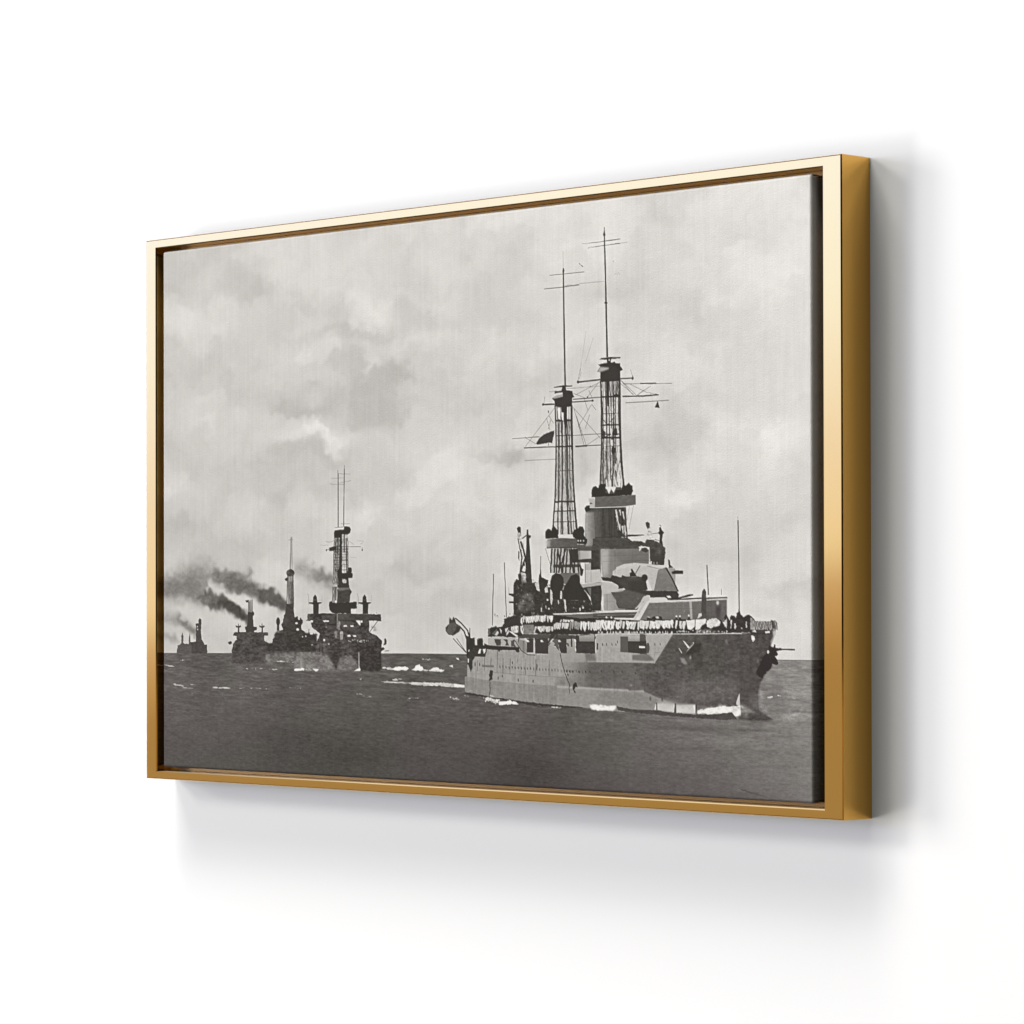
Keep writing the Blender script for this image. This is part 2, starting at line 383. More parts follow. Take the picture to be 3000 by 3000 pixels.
# third ship from the right edge of the line
P('G', 150, '1240 1040 1305 990 1308 1180 1240 1180', tex=60)
for x in (1246, 1262, 1280, 1300): Ls('G', 80, 1.2, [x, 1000, x + 2, 1190], .8)
Ls('G', 120, 1, '1268 520 1266 960', .5); Ls('G', 120, 1, '1285 540 1290 960', .5)
P('G', 66, '1200 1010 1250 1000 1250 1035 1215 1040')
P('G', 66, '1235 1170 1300 1175 1310 1160 1330 1190 1325 1220 1310 1225 1318 1380 1365 1385 1362 1430 1330 1440 1320 1470 1210 1460 1195 1380 1225 1375 1235 1280', r=.5)
P('G', 76, '1025 1505 1040 1465 1160 1455 1400 1460 1520 1465 1522 1505 1470 1510 1470 1560 1500 1600 1540 1620 1600 1610 1640 1900 1010 1900 1012 1700 1030 1620 1080 1560 1085 1515', r=1, n=26)
P('G', 84, '1012 1740 1500 1760 1560 1900 1012 1900', .6, 10, n=24)
for x in (1103, 1438):
    P('G', 60, [x - 10, 1460, x - 8, 1395, x - 35, 1390, x - 40, 1360, x - 20, 1370, x - 8, 1375, x - 3, 1335, x + 3, 1335, x + 8, 1375, x + 30, 1355, x + 38, 1385, x + 12, 1398, x + 14, 1460])
El('G', 62, 985, 1610, 26, 24, r=1)
# next ship, with the tall pole and smoke
Ls('G', 150, 5, '1856 110 1840 570', .8); Ls('G', 110, 1.2, '1862 110 1868 570', .7); Ls('G', 110, 1.2, '1845 120 1832 570', .7); Ls('G', 110, 1, '1810 155 1880 155', .6)
P('G', 150, '1795 650 1880 650 1890 1060 1785 1060', tex=80)
for x in (1795, 1815, 1832, 1850, 1868, 1880): Ls('G', 70, 1.6, [x, 650, x + (x - 1838) * .15, 1070], .75, wob=.3)
P('G', 74, '1820 740 1878 740 1888 1080 1820 1080', .45, 2, n=30)
El('G', 78, 1838, 620, 58, 54, r=1, n=30)
P('G', 62, '1755 715 1775 690 1808 685 1800 735 1775 735')
P('G', 70, '1770 1130 1775 1060 1885 1060 1900 1250 1925 1240 1932 1500 1932 1900 1600 1900 1585 1560 1625 1530 1640 1450 1690 1440 1740 1420 1710 1350 1735 1310 1745 1220 1762 1200', r=1, n=14)
El('G', 56, 1665, 1310, 28, 62); P('G', 58, '1645 1440 1650 1340 1680 1340 1682 1440')
P('G', 160, '1640 1440 1700 1440 1820 1450 1825 1500 1800 1570 1740 1570 1720 1500 1640 1480', .55, 1.5, r=2, n=70)
for k in range(40): El('G', 175, 1640 + rng.rand() * 235, 1605 + rng.randn() * 7, 5, 4, .45)
P('G', 66, '1540 1620 1932 1620 1932 1790 1540 1780', .7, 4, n=24)
P('G', 130, '1500 1800 1932 1800 1932 1890 1560 1890 1490 1850', .8, 8, n=30)
foam('G', 1670, 1872, 1800, 1875, 8, 16, 6); foam('G', 1820, 1885, 1900, 1885, 6, 12, 4, 200); foam('G', 250, 1860, 340, 1855, 3, 12, 3)
# funnels and masts behind the second ship (right of that ship)
P('H', 60, '405 900 400 790 420 800 425 760 438 745 450 765 452 800 470 800 476 775 490 770 500 790 515 800 515 850 498 880 500 940 545 970 550 1000 600 1000 600 930 610 930 610 1010 700 1000 720 1260 240 1260 240 900', r=.7, n=16)
P('H', 62, '0 1100 20 1130 80 1140 130 980 240 960 420 960 720 1000 720 1260 0 1290', .9, 2, r=1, n=22)
P('H', 122, '0 1270 420 1250 400 1390 0 1395', .85, 5, n=30)
for x, y, w, h in ((428, 850, 20, 12), (445, 938, 20, 18), (640, 960, 22, 20), (640, 995, 24, 14), (725, 975, 16, 26), (560, 1035, 9, 10), (515, 1040, 8, 8)):
    El('H', 205, x, y, w, h, r=.8)
foam('H', 150, 1388, 240, 1388, 7, 16, 9, 230); foam('H', 240, 1396, 390, 1400, 9, 14, 4, 190)
# ---- second ship
P('H', 66, '560 815 582 790 585 720 600 712 1000 708 1620 725 1630 820 1455 815 1458 970 1500 1000 1560 1020 1600 1060 1640 1100 1630 1180 1625 1280 1630 1500 1590 1525 1330 1520 1200 1520 760 1500 480 1500 640 1260 700 1150 760 1000 640 900 630 815', r=.6, n=34)
for k in range(70): El('H', 60 + rng.rand() * 70, 660 + rng.rand() * 900, 830 + rng.rand() * 330, 6 + rng.rand() * 16, 4 + rng.rand() * 12, .45, .8, r=.8)
P('H', 96, '780 740 970 730 975 780 950 795 790 795', .8, 1.5, n=14)
P('H', 92, '1005 712 1200 714 1200 806 1005 806', .5); P('H', 78, '1200 716 1615 728 1615 806 1200 806', .6)
Ls('H', 165, 1.2, '1005 712 1005 930')
P('H', 170, '1015 815 1040 820 1055 860 1040 900 1050 940 1015 945', .8, 1, n=30)
P('H', 96, '1055 822 1225 822 1235 960 1100 960 1060 900', .6, 1)
for s in ('625 812 640 806 662 812 660 835 640 842', '800 810 885 808 888 830 810 830', '1270 812 1330 812 1332 880 1318 880', '1335 812 1362 812 1362 842 1337 842',
          '1095 880 1140 875 1145 900 1095 902', '1190 880 1232 878 1236 900 1195 902', '1200 650 1222 650 1222 705 1205 705', '1228 650 1270 650 1275 705 1230 705',
          '1145 1015 1190 1010 1195 1040 1150 1040', '1225 1020 1270 1018 1275 1040 1235 1042'):
    P('H', 212, s, r=.5)
P('H', 170, '1045 960 1085 965 1090 1010 1080 1080 1045 1080', .85, n=40); P('H', 130, '960 960 1010 960 1000 1060 970 1050', .8, 1, n=40)
El('H', 225, 820, 1088, 15, 17); El('H', 190, 885, 1145, 12, 12, .8); El('H', 165, 650, 1155, 14, 10, .8); El('H', 160, 850, 905, 14, 10, .6)
for k in range(26): El('H', 190, 1140 + rng.rand() * 320, 1098 + rng.randn() * 9, 6, 7, .75, r=.5)
for k in range(30): El('H', 150, 700 + rng.rand() * 900, 1010 + rng.rand() * 120, 5, 6, .35, r=.5)
P('H', 100, '690 1180 770 1120 870 1160 870 1300 760 1400 690 1300', .6, 3, tex=60, n=30)
P('H', 126, '430 1262 690 1255 860 1300 960 1430 990 1520 390 1525 400 1400', .95, 2.5, n=26); P('H', 118, '1030 1330 1200 1300 1290 1420 1310 1520 990 1525', .9, 4, n=26)
P('H', 62, '900 1260 1050 1280 1010 1420 985 1500 940 1400', .5, 9)
P('H', 56, '1330 1250 1620 1250 1630 1480 1580 1525 1340 1520 1310 1400', .8, 5, n=18)
Ls('H', 190, 1.5, '1310 1260 1312 1480'); P('H', 230, '1240 1528 1280 1500 1308 1490 1314 1440 1322 1480 1335 1500 1330 1525')
P('H', 170, '480 1480 485 1400 490 1280 500 1400 510 1480', .7, 3)
P('H', 225, '398 1525 400 1500 440 1490 480 1495 500 1478 540 1495 530 1522', r=.7); P('H', 225, '655 1495 740 1500 735 1515 700 1532 680 1515', r=.5); foam('H', 550, 1502, 660, 1510, 6, 12, 4)
# its cranes, bridge, cage mast
for ox in (0, 700):
    P('H', 54, [664 + ox, 715, 664 + ox, 585, 604 + ox, 570, 606 + ox, 552, 660 + ox, 552, 664 + ox, 480, 692 + ox, 440, 718 + ox, 480, 722 + ox, 552, 782 + ox, 552, 782 + ox, 566, 745 + ox, 580, 742 + ox, 715])
    Ls('H', 110, 1, [602 + ox, 590, 600 + ox, 475, 587 + ox, 430], .7); Ls('H', 150, 1, [600 + ox, 520, 790 + ox, 522], .7); Ls('H', 150, 1, [790 + ox, 450, 788 + ox, 560], .6)
Ls('H', 60, 2, '1575 820 1465 970'); Ls('H', 90, 1, '1563 690 1562 720')
P('H', 150, '945 330 1010 330 1000 560 930 560', .9, tex=90); 
for x in (945, 960, 975, 990): Ls('H', 60, 2, [x, 330, x - 10, 560], .8, wob=.4)
P('H', 56, '885 600 890 550 920 532 940 560 1000 555 1280 548 1285 640 1200 645 1200 712 1000 712 930 700 895 660', r=.6)
P('H', 70, '1000 560 1010 400 1000 385 1030 340 1175 345 1212 405 1190 450 1182 548', n=10)
P('H', 150, '1000 385 1030 345 1170 350 1180 370 1060 385', .6, 2); P('H', 185, '1020 318 1080 315 1082 335 1024 338')
El('H', 225, 985, 545, 17, 20)
P('H', 62, '1000 300 1000 150 1170 130 1222 140 1222 205 1165 212 1170 300 1180 345 1010 345'); El('H', 60, 1195, 100, 18, 42)
P('H', 165, '1080 215 1110 205 1135 240 1130 280 1090 285 1075 250', r=1, n=50)
P('I', 182, '625 1080 820 1040 820 1510 618 1510', .9, n=30); P('I', 140, '618 1500 690 1500 680 1760 605 1760', .8, n=40)
P('I', 130, '625 1080 730 1040 720 1600 612 1600', .5, n=60)
for x0, x1 in ((626, 608), (640, 630), (655, 650), (668, 672), (800, 812), (815, 822), (790, 800)): Ls('I', 56, 1.8, [x0, 1090, (x0 + x1) / 2 + rng.randn() * 3, 1400, x1, 1740], .9, wob=.5)
P('I', 52, '700 1040 735 1040 735 1700 690 1700', .92, r=.5); Ls('I', 52, 3.5, '765 1030 765 1300'); Ls('I', 56, 3, '680 980 678 1340')
for y in (1215, 1250, 1290, 1330, 1365, 1410, 1470, 1540): Ls('I', 62, 1.4, [622, y, 820, y - 3], .8, wob=.4)
P('I', 54, '670 1660 660 1560 700 1500 730 1560 740 1590 810 1590 820 1510 850 1505 872 1540 860 1590 885 1600 880 1660 830 1660 800 1680', r=.7)
P('I', 205, '738 1505 790 1505 790 1580 738 1580', .8, n=30); Ls('I', 70, 1.2, '740 1545 790 1545'); Ls('I', 70, 1.2, '765 1440 765 1580')
P('I', 50, '622 1090 618 1020 632 985 690 975 760 970 762 930 840 930 860 975 850 1020 820 1040 735 1040 730 1090', r=.5)
P('I', 210, '690 940 745 940 740 970 692 970')
P('I', 52, '552 1230 610 1212 650 1210 650 1260 600 1275 555 1280'); El('I', 55, 513, 1265, 9, 16); El('I', 55, 1020, 1262, 9, 18); Ls('I', 70, 1.3, '640 1255 510 1258'); Ls('I', 80, 1.2, '820 1215 1000 1215'); Ls('I', 80, 1, '1020 1240 1020 1225')
Ls('I', 100, 1, '500 1140 560 1150 620 1130', .6, wob=.6); Ls('I', 100, 1, '420 1190 540 1195', .5, wob=.6); Ls('I', 100, 1, '830 1130 900 1190', .5, wob=.6); Ls('I', 100, 1, '940 1135 1040 1135 990 1180', .5, wob=.8); Ls('I', 120, 1, '850 1365 940 1370', .4, wob=.6)
Ls('I', 84, 2.6, '679 180 680 940'); Ls('I', 80, 2.4, '766 110 758 930'); Ls('I', 100, 1.2, '674 130 678 200'); Ls('I', 110, 1, '768 60 766 120'); P('I', 80, '760 190 766 110 774 190')
for s in ('680 183 860 188', '580 248 770 242', '560 328 770 340', '690 318 860 280'): Ls('I', 120, 1.1, s, .7)
Ls('I', 80, 1.3, '630 945 750 935'); Ls('I', 110, 1.2, '720 890 845 890')
P('H', 54, '1655 1165 1672 1120 1670 1070 1690 1060 1705 1100 1700 1150'); P('H', 54, '1610 1260 1625 1200 1655 1185 1680 1215 1640 1240'); P('H', 90, '1670 1240 1740 1230 1735 1242 1680 1250', .8)
P('H', 205, '1620 1262 1700 1255 1830 1272 1620 1272', .8, 1)
# ---- whitecaps and wakes
foam('L', 1260, 205, 1310, 212, 14, 12, 4); P('L', 232, '1305 215 1330 203 1360 200 1385 196 1405 210 1395 220 1340 222', r=1)
P('L', 236, '1420 220 1440 205 1455 190 1468 185 1482 200 1490 215 1470 224', r=1); P('L', 226, '1525 222 1545 205 1565 202 1580 215 1608 216 1600 227 1560 226', r=1); foam('L', 1490, 220, 1600, 224, 12, 10, 3)
foam('L', 1270, 285, 1420, 292, 26, 16, 3, 205); foam('L', 1320, 272, 1370, 272, 8, 12, 3); P('L', 205, '1400 290 1500 288 1620 292 1722 304 1722 318 1600 310 1450 305', .85, r=1, n=30); foam('L', 1420, 292, 1620, 300, 40, 14, 3, 225, 4)
for a in ((20, 188, 75, 200, 10, 12, 2), (70, 296, 130, 308, 9, 12, 3), (130, 318, 180, 322, 5, 12, 2), (300, 318, 385, 320, 22, 14, 3), (170, 300, 195, 304, 2, 8, 2), (165, 350, 180, 350, 2, 6, 2), (610, 213, 655, 215, 7, 9, 3),
          (480, 210, 590, 212, 9, 4, 4), (1105, 352, 1150, 358, 7, 9, 2), (1150, 365, 1200, 372, 5, 9, 2), (1400, 380, 1470, 378, 5, 7, 2), (1480, 157, 1530, 159, 7, 6, 3), (1640, 370, 1700, 388, 10, 8, 3), (720, 318, 800, 322, 5, 5, 2), (440, 322, 600, 322, 8, 8, 2), (1135, 268, 1140, 276, 3, 4, 4), (125, 160, 135, 163, 2, 5, 2)):
    foam('L', *a[:4], a[4], a[5], a[6], 205, 3, .75)
P('J', 235, '22 375 50 380 60 400 35 395'); P('A', 225, '60 1742 100 1730 105 1762'); P('A', 225, '135 1655 165 1650 175 1675')
P('J', 220, '0 668 118 684 118 712 0 708', n=10); foam('J', 0, 842, 60, 858, 6, 12, 5, 195)
foam('C', 1150, 1330, 1210, 1320, 8, 12, 8); foam('C', 1270, 1305, 1300, 1310, 4, 10, 6, 225); foam('C', 1430, 1330, 1470, 1345, 4, 10, 5, 200); foam('C', 1420, 1240, 1510, 1235, 7, 8, 4, 190, 6, .6)
for k in range(60): El('C', 170 if k % 2 else 105, 1100 + rng.rand() * 560, 960 + rng.rand() * 560, 5 + rng.rand() * 10, 2 + rng.rand() * 2, .4)
P('C', 185, '1240 1560 1400 1500 1500 1470 1660 1500 1780 1520 1780 1560 1500 1545 1350 1600', .35, 6, n=60)
P('C', 90, '1420 1480 1480 1470 1540 1485 1700 1500 1700 1510 1520 1500 1450 1495', .6, 2, r=1)
P('C', 176, '1020 1240 1110 1260 1100 1420 1180 1500 1060 1480 1040 1300', .35, 5, n=60)
# ---- flagship: hull
P('J', 141, '150 460 240 380 390 280 1300 330 1610 400 1932 430 1932 990 1400 935 900 885 500 830 125 765 122 590 150 585', n=7, tex=8)
P('J', 157, '150 460 240 360 380 300 440 180 700 160 1370 300 1600 330 1615 425 1400 425 1480 700 900 680 380 630 150 588', n=7, tex=12)
P('Z', 157, '1369 1983 1365 2028 1440 2036 1700 2016 1640 1990', .001)
P('J', 142, '122 590 380 640 500 650 900 695 1300 720 1390 718 1932 755 1932 950 1800 940 1500 930 1100 905 700 860 380 812 125 762', n=8, tex=14)
P('J', 66, '125 762 380 808 380 822 180 800 125 775', r=.5); P('J', 66, '500 830 780 868 1120 905 1500 930 1400 945 1100 930 900 915 740 895', r=1)
P('J', 140, '1200 425 1932 432 1932 745 1400 708 1340 690 1290 560', .5, n=6, b=3)
P('J', 112, '1330 427 1932 432 1932 745 1400 708', .55, n=8, b=22)
P('J', 108, '1480 427 1932 432 1932 745 1500 712', .6, g=(98, 'h'), n=8, b=22)
P('J', 157, '1000 300 1600 300 1612 424 1100 424', .6)
P('J', 172, '1400 704 1700 718 1932 738 1932 752 1700 734 1400 716', .9)
# bow side: dark plating
P('B', 94, '-450 1702 -60 1702 650 1712 850 1385 1640 1378 1932 1378 1932 2400 700 2400 200 2000 -350 1990', .0)
P('K', 106, '-60 292 540 298 710 25 1680 5 1640 120 1600 370 1540 480 1512 590 1520 740 1660 835 1480 830 1350 790 1010 700 700 660 440 560 330 300', n=18, b=.8, tex=12, g=(80, 'h'))
P('K', 100, '-100 290 320 298 442 560 420 570 -100 536', .8, n=12, b=6)
P('K', 172, '-380 512 0 536 290 550 300 560 440 558 440 572 0 550 -380 528', .95, .6)
P('K', 112, '-380 430 300 470 420 560 -380 520', .5, 6, n=12)
P('K', 124, '240 300 330 300 445 560 400 560 300 400', .35, 3)
P('K', 82, '540 298 700 60 1300 60 1340 700 1010 690 740 640 480 560 400 400', .35, 12, n=20)
P('K', 118, '700 470 1338 430 1336 660 1010 690 740 640', .6, 12, n=16)
P('K', 84, '700 30 1330 30 1330 200 1000 260 640 200', .4, 14, n=14)
P('K', 82, '1342 20 1640 60 1600 370 1530 440 1512 560 1520 740 1440 760 1356 700', .72, 2, n=20)
P('K', 96, '1400 380 1510 420 1505 560 1515 735 1430 740 1380 560', .45, 8, n=16)
P('K', 84, '1340 330 1350 640 1360 700 1400 720 1470 760 1476 600 1520 440 1600 370 1560 300', .85, 2, n=16)
P('K', 62, '1500 260 1640 200 1650 330 1600 370 1570 420 1560 440 1510 410', .6, 4, n=20)
P('K', 110, '1425 590 1525 580 1525 740 1430 740', .55, 4, n=16)
P('K', 146, '-380 530 -60 538 440 572 470 580 560 620 730 680 720 770 560 742 300 730 180 700 60 735 -380 690', n=8)
P('K', 128, '0 560 440 575 560 640 560 742 300 725 0 690', .5, 10, n=12)
P('K', 172, '-380 512 0 536 290 550 300 560 440 558 440 572 0 550 -380 528', .95, .6)
P('K', 205, '555 680 725 680 720 760 560 740', .95, 1.5, n=8); P('K', 188, '565 680 640 660 720 690 640 745 570 735', .7, 8)
P('K', 212, '745 690 925 690 930 778 745 768', .95, 1.5, n=8); P('K', 150, '600 625 925 705 925 715 700 690', .8, 6)
P('K', 214, '930 772 950 740 1060 716 1140 704 1180 696 1220 704 1352 696 1356 800 1280 806 1140 782 1000 786', .6, 3, r=2, n=60)
P('K', 240, '940 768 950 745 1060 722 1140 712 1180 702 1220 712 1300 705 1352 700 1355 800 1290 800 1270 760 1230 768 1140 775 1060 780 1000 770', r=1.1, n=40)
P('K', 240, '545 690 553 685 553 738 540 738', .9); P('K', 240, '720 690 728 685 728 762 716 758', .9); P('K', 240, '905 700 925 690 925 770 915 765', .9)
P('K', 66, '555 672 565 672 568 742 556 740'); P('K', 66, '728 678 740 680 742 768 724 764'); P('K', 66, '925 690 940 690 935 776 925 776')
P('K', 212, '1342 580 1350 800 1350 705 1305 690 1320 640', .9)
P('K', 236, '0 698 60 702 180 704 150 745 110 748 60 738 0 742', r=1.1, n=40, b=.6); P('J', 238, '1535 905 1600 905 1720 925 1840 922 1800 978 1740 962 1680 975 1560 962', r=1.1, n=40, b=.6)
P('J', 238, '508 880 620 862 630 848 730 895 720 902 560 905 508 908', r=1.2)
foam('J', 350, 840, 500, 865, 70, 12, 9, 225, 18); foam('J', 400, 800, 440, 810, 12, 8, 8, 225, 8); foam('J', 120, 800, 170, 815, 8, 9, 5, 190); foam('J', 1110, 932, 1170, 938, 10, 10, 5, 210); foam('J', 1180, 940, 1220, 940, 5, 8, 4, 180); foam('J', 920, 915, 980, 918, 5, 9, 3, 160)
P('K', 78, '180 705 330 735 400 742 490 742 560 745 740 770 930 782 1060 782 1140 778 1230 770 1260 760 1300 800 1320 830 1200 835 900 815 600 790 300 760 200 745', .92, r=.8, n=8)
P('K', 70, '1340 785 1400 820 1430 760 1520 790 1660 838 1560 848 1440 845 1330 822', .85, 2.5, n=20)
P('K', 150, '1356 690 1400 700 1500 780 1420 770 1430 815 1356 780', .7, 4, n=30); P('K', 200, '1350 690 1380 715 1372 730 1352 705', .8, 1)
# sponson / light gun-deck plating
P('B', 166, '-110 1700 -110 1640 -10 1600 -20 1400 0 1385 850 1385 650 1710 540 1706', n=8, tex=12)
P('B', 170, '0 1385 850 1385 760 1530 0 1530', .5, 3)
P('K', 178, '420 285 540 285 548 298 420 295', .6, 2)
P('B', 205, '0 1378 860 1378 1640 1372 1640 1380 860 1384 0 1384')
P('B', 96, '260 1410 350 1410 350 1590 260 1585'); P('B', 66, '345 1460 555 1460 560 1610 350 1592'); P('B', 176, '350 1412 545 1412 545 1462 350 1462', g=(140, 'v'))
P('B', 64, '545 1385 552 1480 552 1610 480 1610 480 1380', .75); P('B', 240, '472 1516 540 1520 540 1540 474 1538')
P('B', 110, '395 1620 560 1600 620 1650 640 1680 560 1690 395 1675', .85, 2); El('B', 80, 572, 1540, 20, 62, .9)
for x, y in ((58, 1500), (105, 1500), (166, 1500), (210, 1500), (652, 1500), (712, 1496), (5, 1540), (228, 1472)): El('B', 62, x, y, 5, 17, rot=-.1)
P('B', 70, '-8 1480 12 1490 5 1560 -10 1560')
# hawse pipes, anchors
P('K', 70, '750 150 800 180 880 160 920 100 985 90 1000 260 1010 300 960 360 930 380 920 330 880 250 820 240 780 220', .7, 3, r=1.5, n=12)
P('K', 215, '805 85 820 90 872 150 858 160'); P('K', 205, '865 155 905 115 898 98 912 108 905 125 835 200'); P('K', 210, '765 158 775 160 800 200 795 207', .9)
P('K', 150, '780 250 820 250 850 310 820 312 795 290', .8, 2); El('K', 170, 878, 245, 9, 18, .8, 1)
P('K', 52, '905 120 985 110 960 200 900 200 830 230 840 200', .6, 2)
P('K', 50, '1620 130 1660 150 1665 122 1678 122 1682 155 1740 160 1740 178 1690 185 1705 215 1695 230 1672 232 1700 270 1708 310 1690 318 1650 305 1640 350 1612 375 1595 372 1590 400 1565 410 1560 445 1520 425 1500 380 1560 250 1600 200', r=.6)
Ls('K', 84, 4.6, '1735 168 1864 171'); P('K', 205, '1690 240 1712 285 1730 240', .0)
El('K', 238, 1611, 193, 10, 17); P('K', 235, '1452 40 1480 45 1488 70 1468 98 1455 75', r=.5)
P('K', 176, '1672 20 1688 0 1640 118 1632 100', .9, 1); P('K', 150, '1200 90 1220 70 1240 130 1215 110', .5, 2)
El('K', 130, 1515, 280, 12, 22, .6, 2)
# hull details, port side
for i, x in enumerate(range(-210, 1380, 47)):
    k = (x + 210) / 1600.; X_ = 560 + k * 1180; Y_ = 478 + k * 70 + rng.randn() * 2
    El('J', 62 + 30 * k, X_ - 40, Y_, 4.5 + rng.rand() * 2, 15 + rng.rand() * 5, .85 * (1 - .45 * k), rot=-.12)
for x, y0, y1 in ((267, 400, 525), (346, 370, 520), (420, 380, 470), (492, 290, 545), (557, 380, 550), (638, 385, 555), (813, 385, 570), (928, 395, 580), (785, 180, 372), (720, 390, 430), (1080, 400, 585), (447, 170, 300)):
    Ls('J', 84, 1.3, [x, y0, x - 4, y1], .8)
Ls('J', 110, 1, '450 540 700 562 900 580 1270 600', .7); P('J', 112, '315 455 450 460 452 485 315 478', .8)
P('J', 60, '410 515 440 520 438 620 395 640 405 600 395 570', r=.5); Ls('J', 84, 3, '405 640 410 720 395 820', .8, wob=.5)
for x, y, h in ((663, 432, 18), (290, 452, 22), (238, 450, 24), (548, 582, 18), (500, 605, 16), (728, 628, 20), (896, 640, 18), (940, 470, 30)): El('J', 62, x, y, 6, h)
Ls('J', 62, 2.2, '1200 320 1215 400 1260 560 1315 700', wob=.4); Ls('J', 66, 2, '1312 680 1302 720 1312 780', .8)
P('J', 58, '1340 720 1345 680 1370 652 1388 660 1398 712 1380 705 1362 740 1380 775 1365 770 1345 730', r=.4)
for x in (1275, 1310, 1340, 1415, 1490, 1540, 1290): El('J', 62, x, 530 + (x - 1300) * .02 + (40 if x == 1290 else 0), 7, 16, .8, rot=-.3)
for x, y in ((565, 395), (685, 400), (795, 390), (235, 380), (360, 395), (40, 375), (155, 380)): El('K', 66, x, y, 7, 13, .7, rot=-.4)
for x, y in ((500, 635), (612, 640), (890, 655)): El('K', 70, x, y, 8, 20, .7, 1)
Ls('K', 90, 1, '320 300 380 420', .5); P('K', 160, '300 505 325 498 335 512 312 518', .7, 1)
P('K', 78, '1300 690 1306 670 1316 700', .8)
# stern quarter: casemates, boom, davits
P('J', 62, '140 120 190 150 240 150 380 230 740 260 735 315 690 290 520 290 375 280 355 365 240 360 210 420 208 500 190 540 165 460 150 440 145 330', r=.4, n=6)
P('J', 172, '385 150 700 130 700 250 455 245 385 220', n=10); P('J', 205, '235 150 262 150 262 240 240 240'); P('J', 200, '330 160 345 160 342 240 328 240')
for x in (282, 298, 316): El('J', 50, x, 195, 13, 46, r=.5)
P('J', 66, '455 165 535 165 530 240 480 235', .9, r=.5); P('J', 66, '555 165 600 165 625 240 580 240 590 200', .9, r=.5); P('J', 66, '640 180 680 165 700 250 650 250', .8, r=1)
P('J', 215, '290 275 310 275 300 325 270 328', r=.4); P('J', 215, '325 275 362 272 350 320 335 330', r=.4); P('J', 215, '160 300 180 250 188 260 170 308'); P('J', 200, '155 385 170 385 168 430 158 430')
Ls('J', 56, 7.5, '210 245 400 250 740 270')
P('J', 62, '740 150 800 165 830 310 780 300 740 260', .2)
P('J', 66, '825 155 905 160 905 318 825 315', r=.3); P('J', 66, '915 150 1065 155 1068 330 930 345 915 300', r=.4); P('J', 66, '1170 150 1275 155 1278 325 1210 322 1190 260', r=.4); P('J', 70, '1068 180 1100 100 1170 100 1190 300 1150 245 1068 240', .8, r=.5)
P('J', 178, '800 130 890 132 892 155 800 155'); P('J', 182, '930 128 1060 130 1062 155 932 158'); P('J', 182, '1175 125 1275 128 1275 152 1175 155')
P('J', 160, '1068 270 1180 285 1200 320 1068 322'); P('J', 165, '1075 240 1110 185 1140 210 1130 245'); P('J', 215, '1155 100 1158 130 1100 200 1080 210', r=.3)
for x in (832, 990, 1190): P('J', 205, [x - 12, 175, x + 8, 172, x + 24, 195, x - 8, 198])
P('J', 190, '900 170 912 170 918 300 918 330 830 330 830 318 900 316'); P('J', 170, '935 325 1068 330 1068 338 930 345')
P('J', 170, '1278 120 1340 120 1370 200 1370 300 1290 330 1278 300', g=(150, 'v'))
P('J', 58, '1275 205 1300 215 1300 250 1285 240'); P('J', 58, '1325 120 1340 180 1340 255 1325 250 1322 200')
P('J', 66, '1380 120 1600 110 1600 330 1380 320', r=.5, n=6); P('J', 166, '1415 125 1590 115 1590 190 1420 190', g=(130, 'v')); P('J', 72, '1480 320 1600 330 1612 420 1500 410', .5, 4)
Ls('J', 60, 2.2, '690 180 760 290 830 340 920 345', wob=.2); Ls('J', 60, 3, '1060 210 1140 110'); El('J', 58, 722, 300, 22, 14); P('J', 60, '500 285 522 285 520 305 502 303')
# davit with boat at the stern
Ls('A', 54, 4, '130 1200 200 1260 270 1340 292 1420 300 1500'); Ls('A', 54, 4.5, '170 1285 230 1350 262 1440 266 1640'); P('A', 54, '285 1440 292 1310 298 1310 305 1440 330 1445 330 1560 260 1560')
P('A', 96, '22 1310 60 1265 68 1190 92 1228 112 1185 130 1215 135 1250 190 1300 180 1345 150 1370 100 1400 50 1385 22 1350', r=.5, n=14)
P('A', 58, '150 1280 195 1310 180 1345 120 1390 90 1400 130 1340', .8, 1); P('A', 58, '62 1270 64 1195 92 1228 112 1185 132 1230 130 1260 95 1245', .7, 1); P('A', 56, '18 1310 55 1270 45 1320 24 1330', .8)
Ls('A', 58, 2.4, '105 1430 250 1590'); Ls('A', 58, 2, '145 1430 255 1590'); Ls('A', 150, .8, '190 1330 225 1500', .6)
# ---- flagship: mid structures (dark mass behind the crew)
P('A', 60, '655 1300 690 1250 680 1210 790 1170 795 960 735 940 735 920 800 925 795 800 820 760 850 770 880 600 930 600 1000 800 1100 790 1180 770 1180 850 1205 850 1205 900 1355 880 1360 830 1540 800 1650 980 1700 1120 1800 1140 1500 1160 900 1180 760 1300', r=.7, n=10)
P('A', 205, '935 940 940 905 900 960 885 1000', .4, 3, r=1)
P('A', 150, '840 1040 880 980 960 940 1010 960 920 1010 880 1120 840 1120', .5, 5, n=50); P('A', 120, '860 950 1000 900 1020 1100 880 1150', .35, 7, n=50)
for s in ('1030 800 1080 790 1085 900 1050 880', '1140 880 1170 830 1180 910 1145 912', '1205 885 1228 905 1235 985 1218 1060 1205 990', '1320 895 1338 895 1335 985 1318 985', '1360 990 1380 990 1390 1130 1378 1130', '880 680 930 700 935 800 890 760',
          '1100 1080 1112 1080 1110 1130 1100 1130', '1535 1090 1548 1080 1548 1120 1537 1122', '1290 1000 1302 1000 1300 1050', '1150 1060 1160 1060 1160 1100'):
    P('A', 205, s, .95, r=.5, n=20)
for x, y in ((1175, 995), (1553, 955), (1690, 978), (1577, 1083), (1190, 1095), (1440, 988), (1500, 990), (1905, 305)): El('A', 215, x, y, 10, 11)
P('A', 200, '1438 1000 1460 982 1480 995 1510 980 1525 1002')
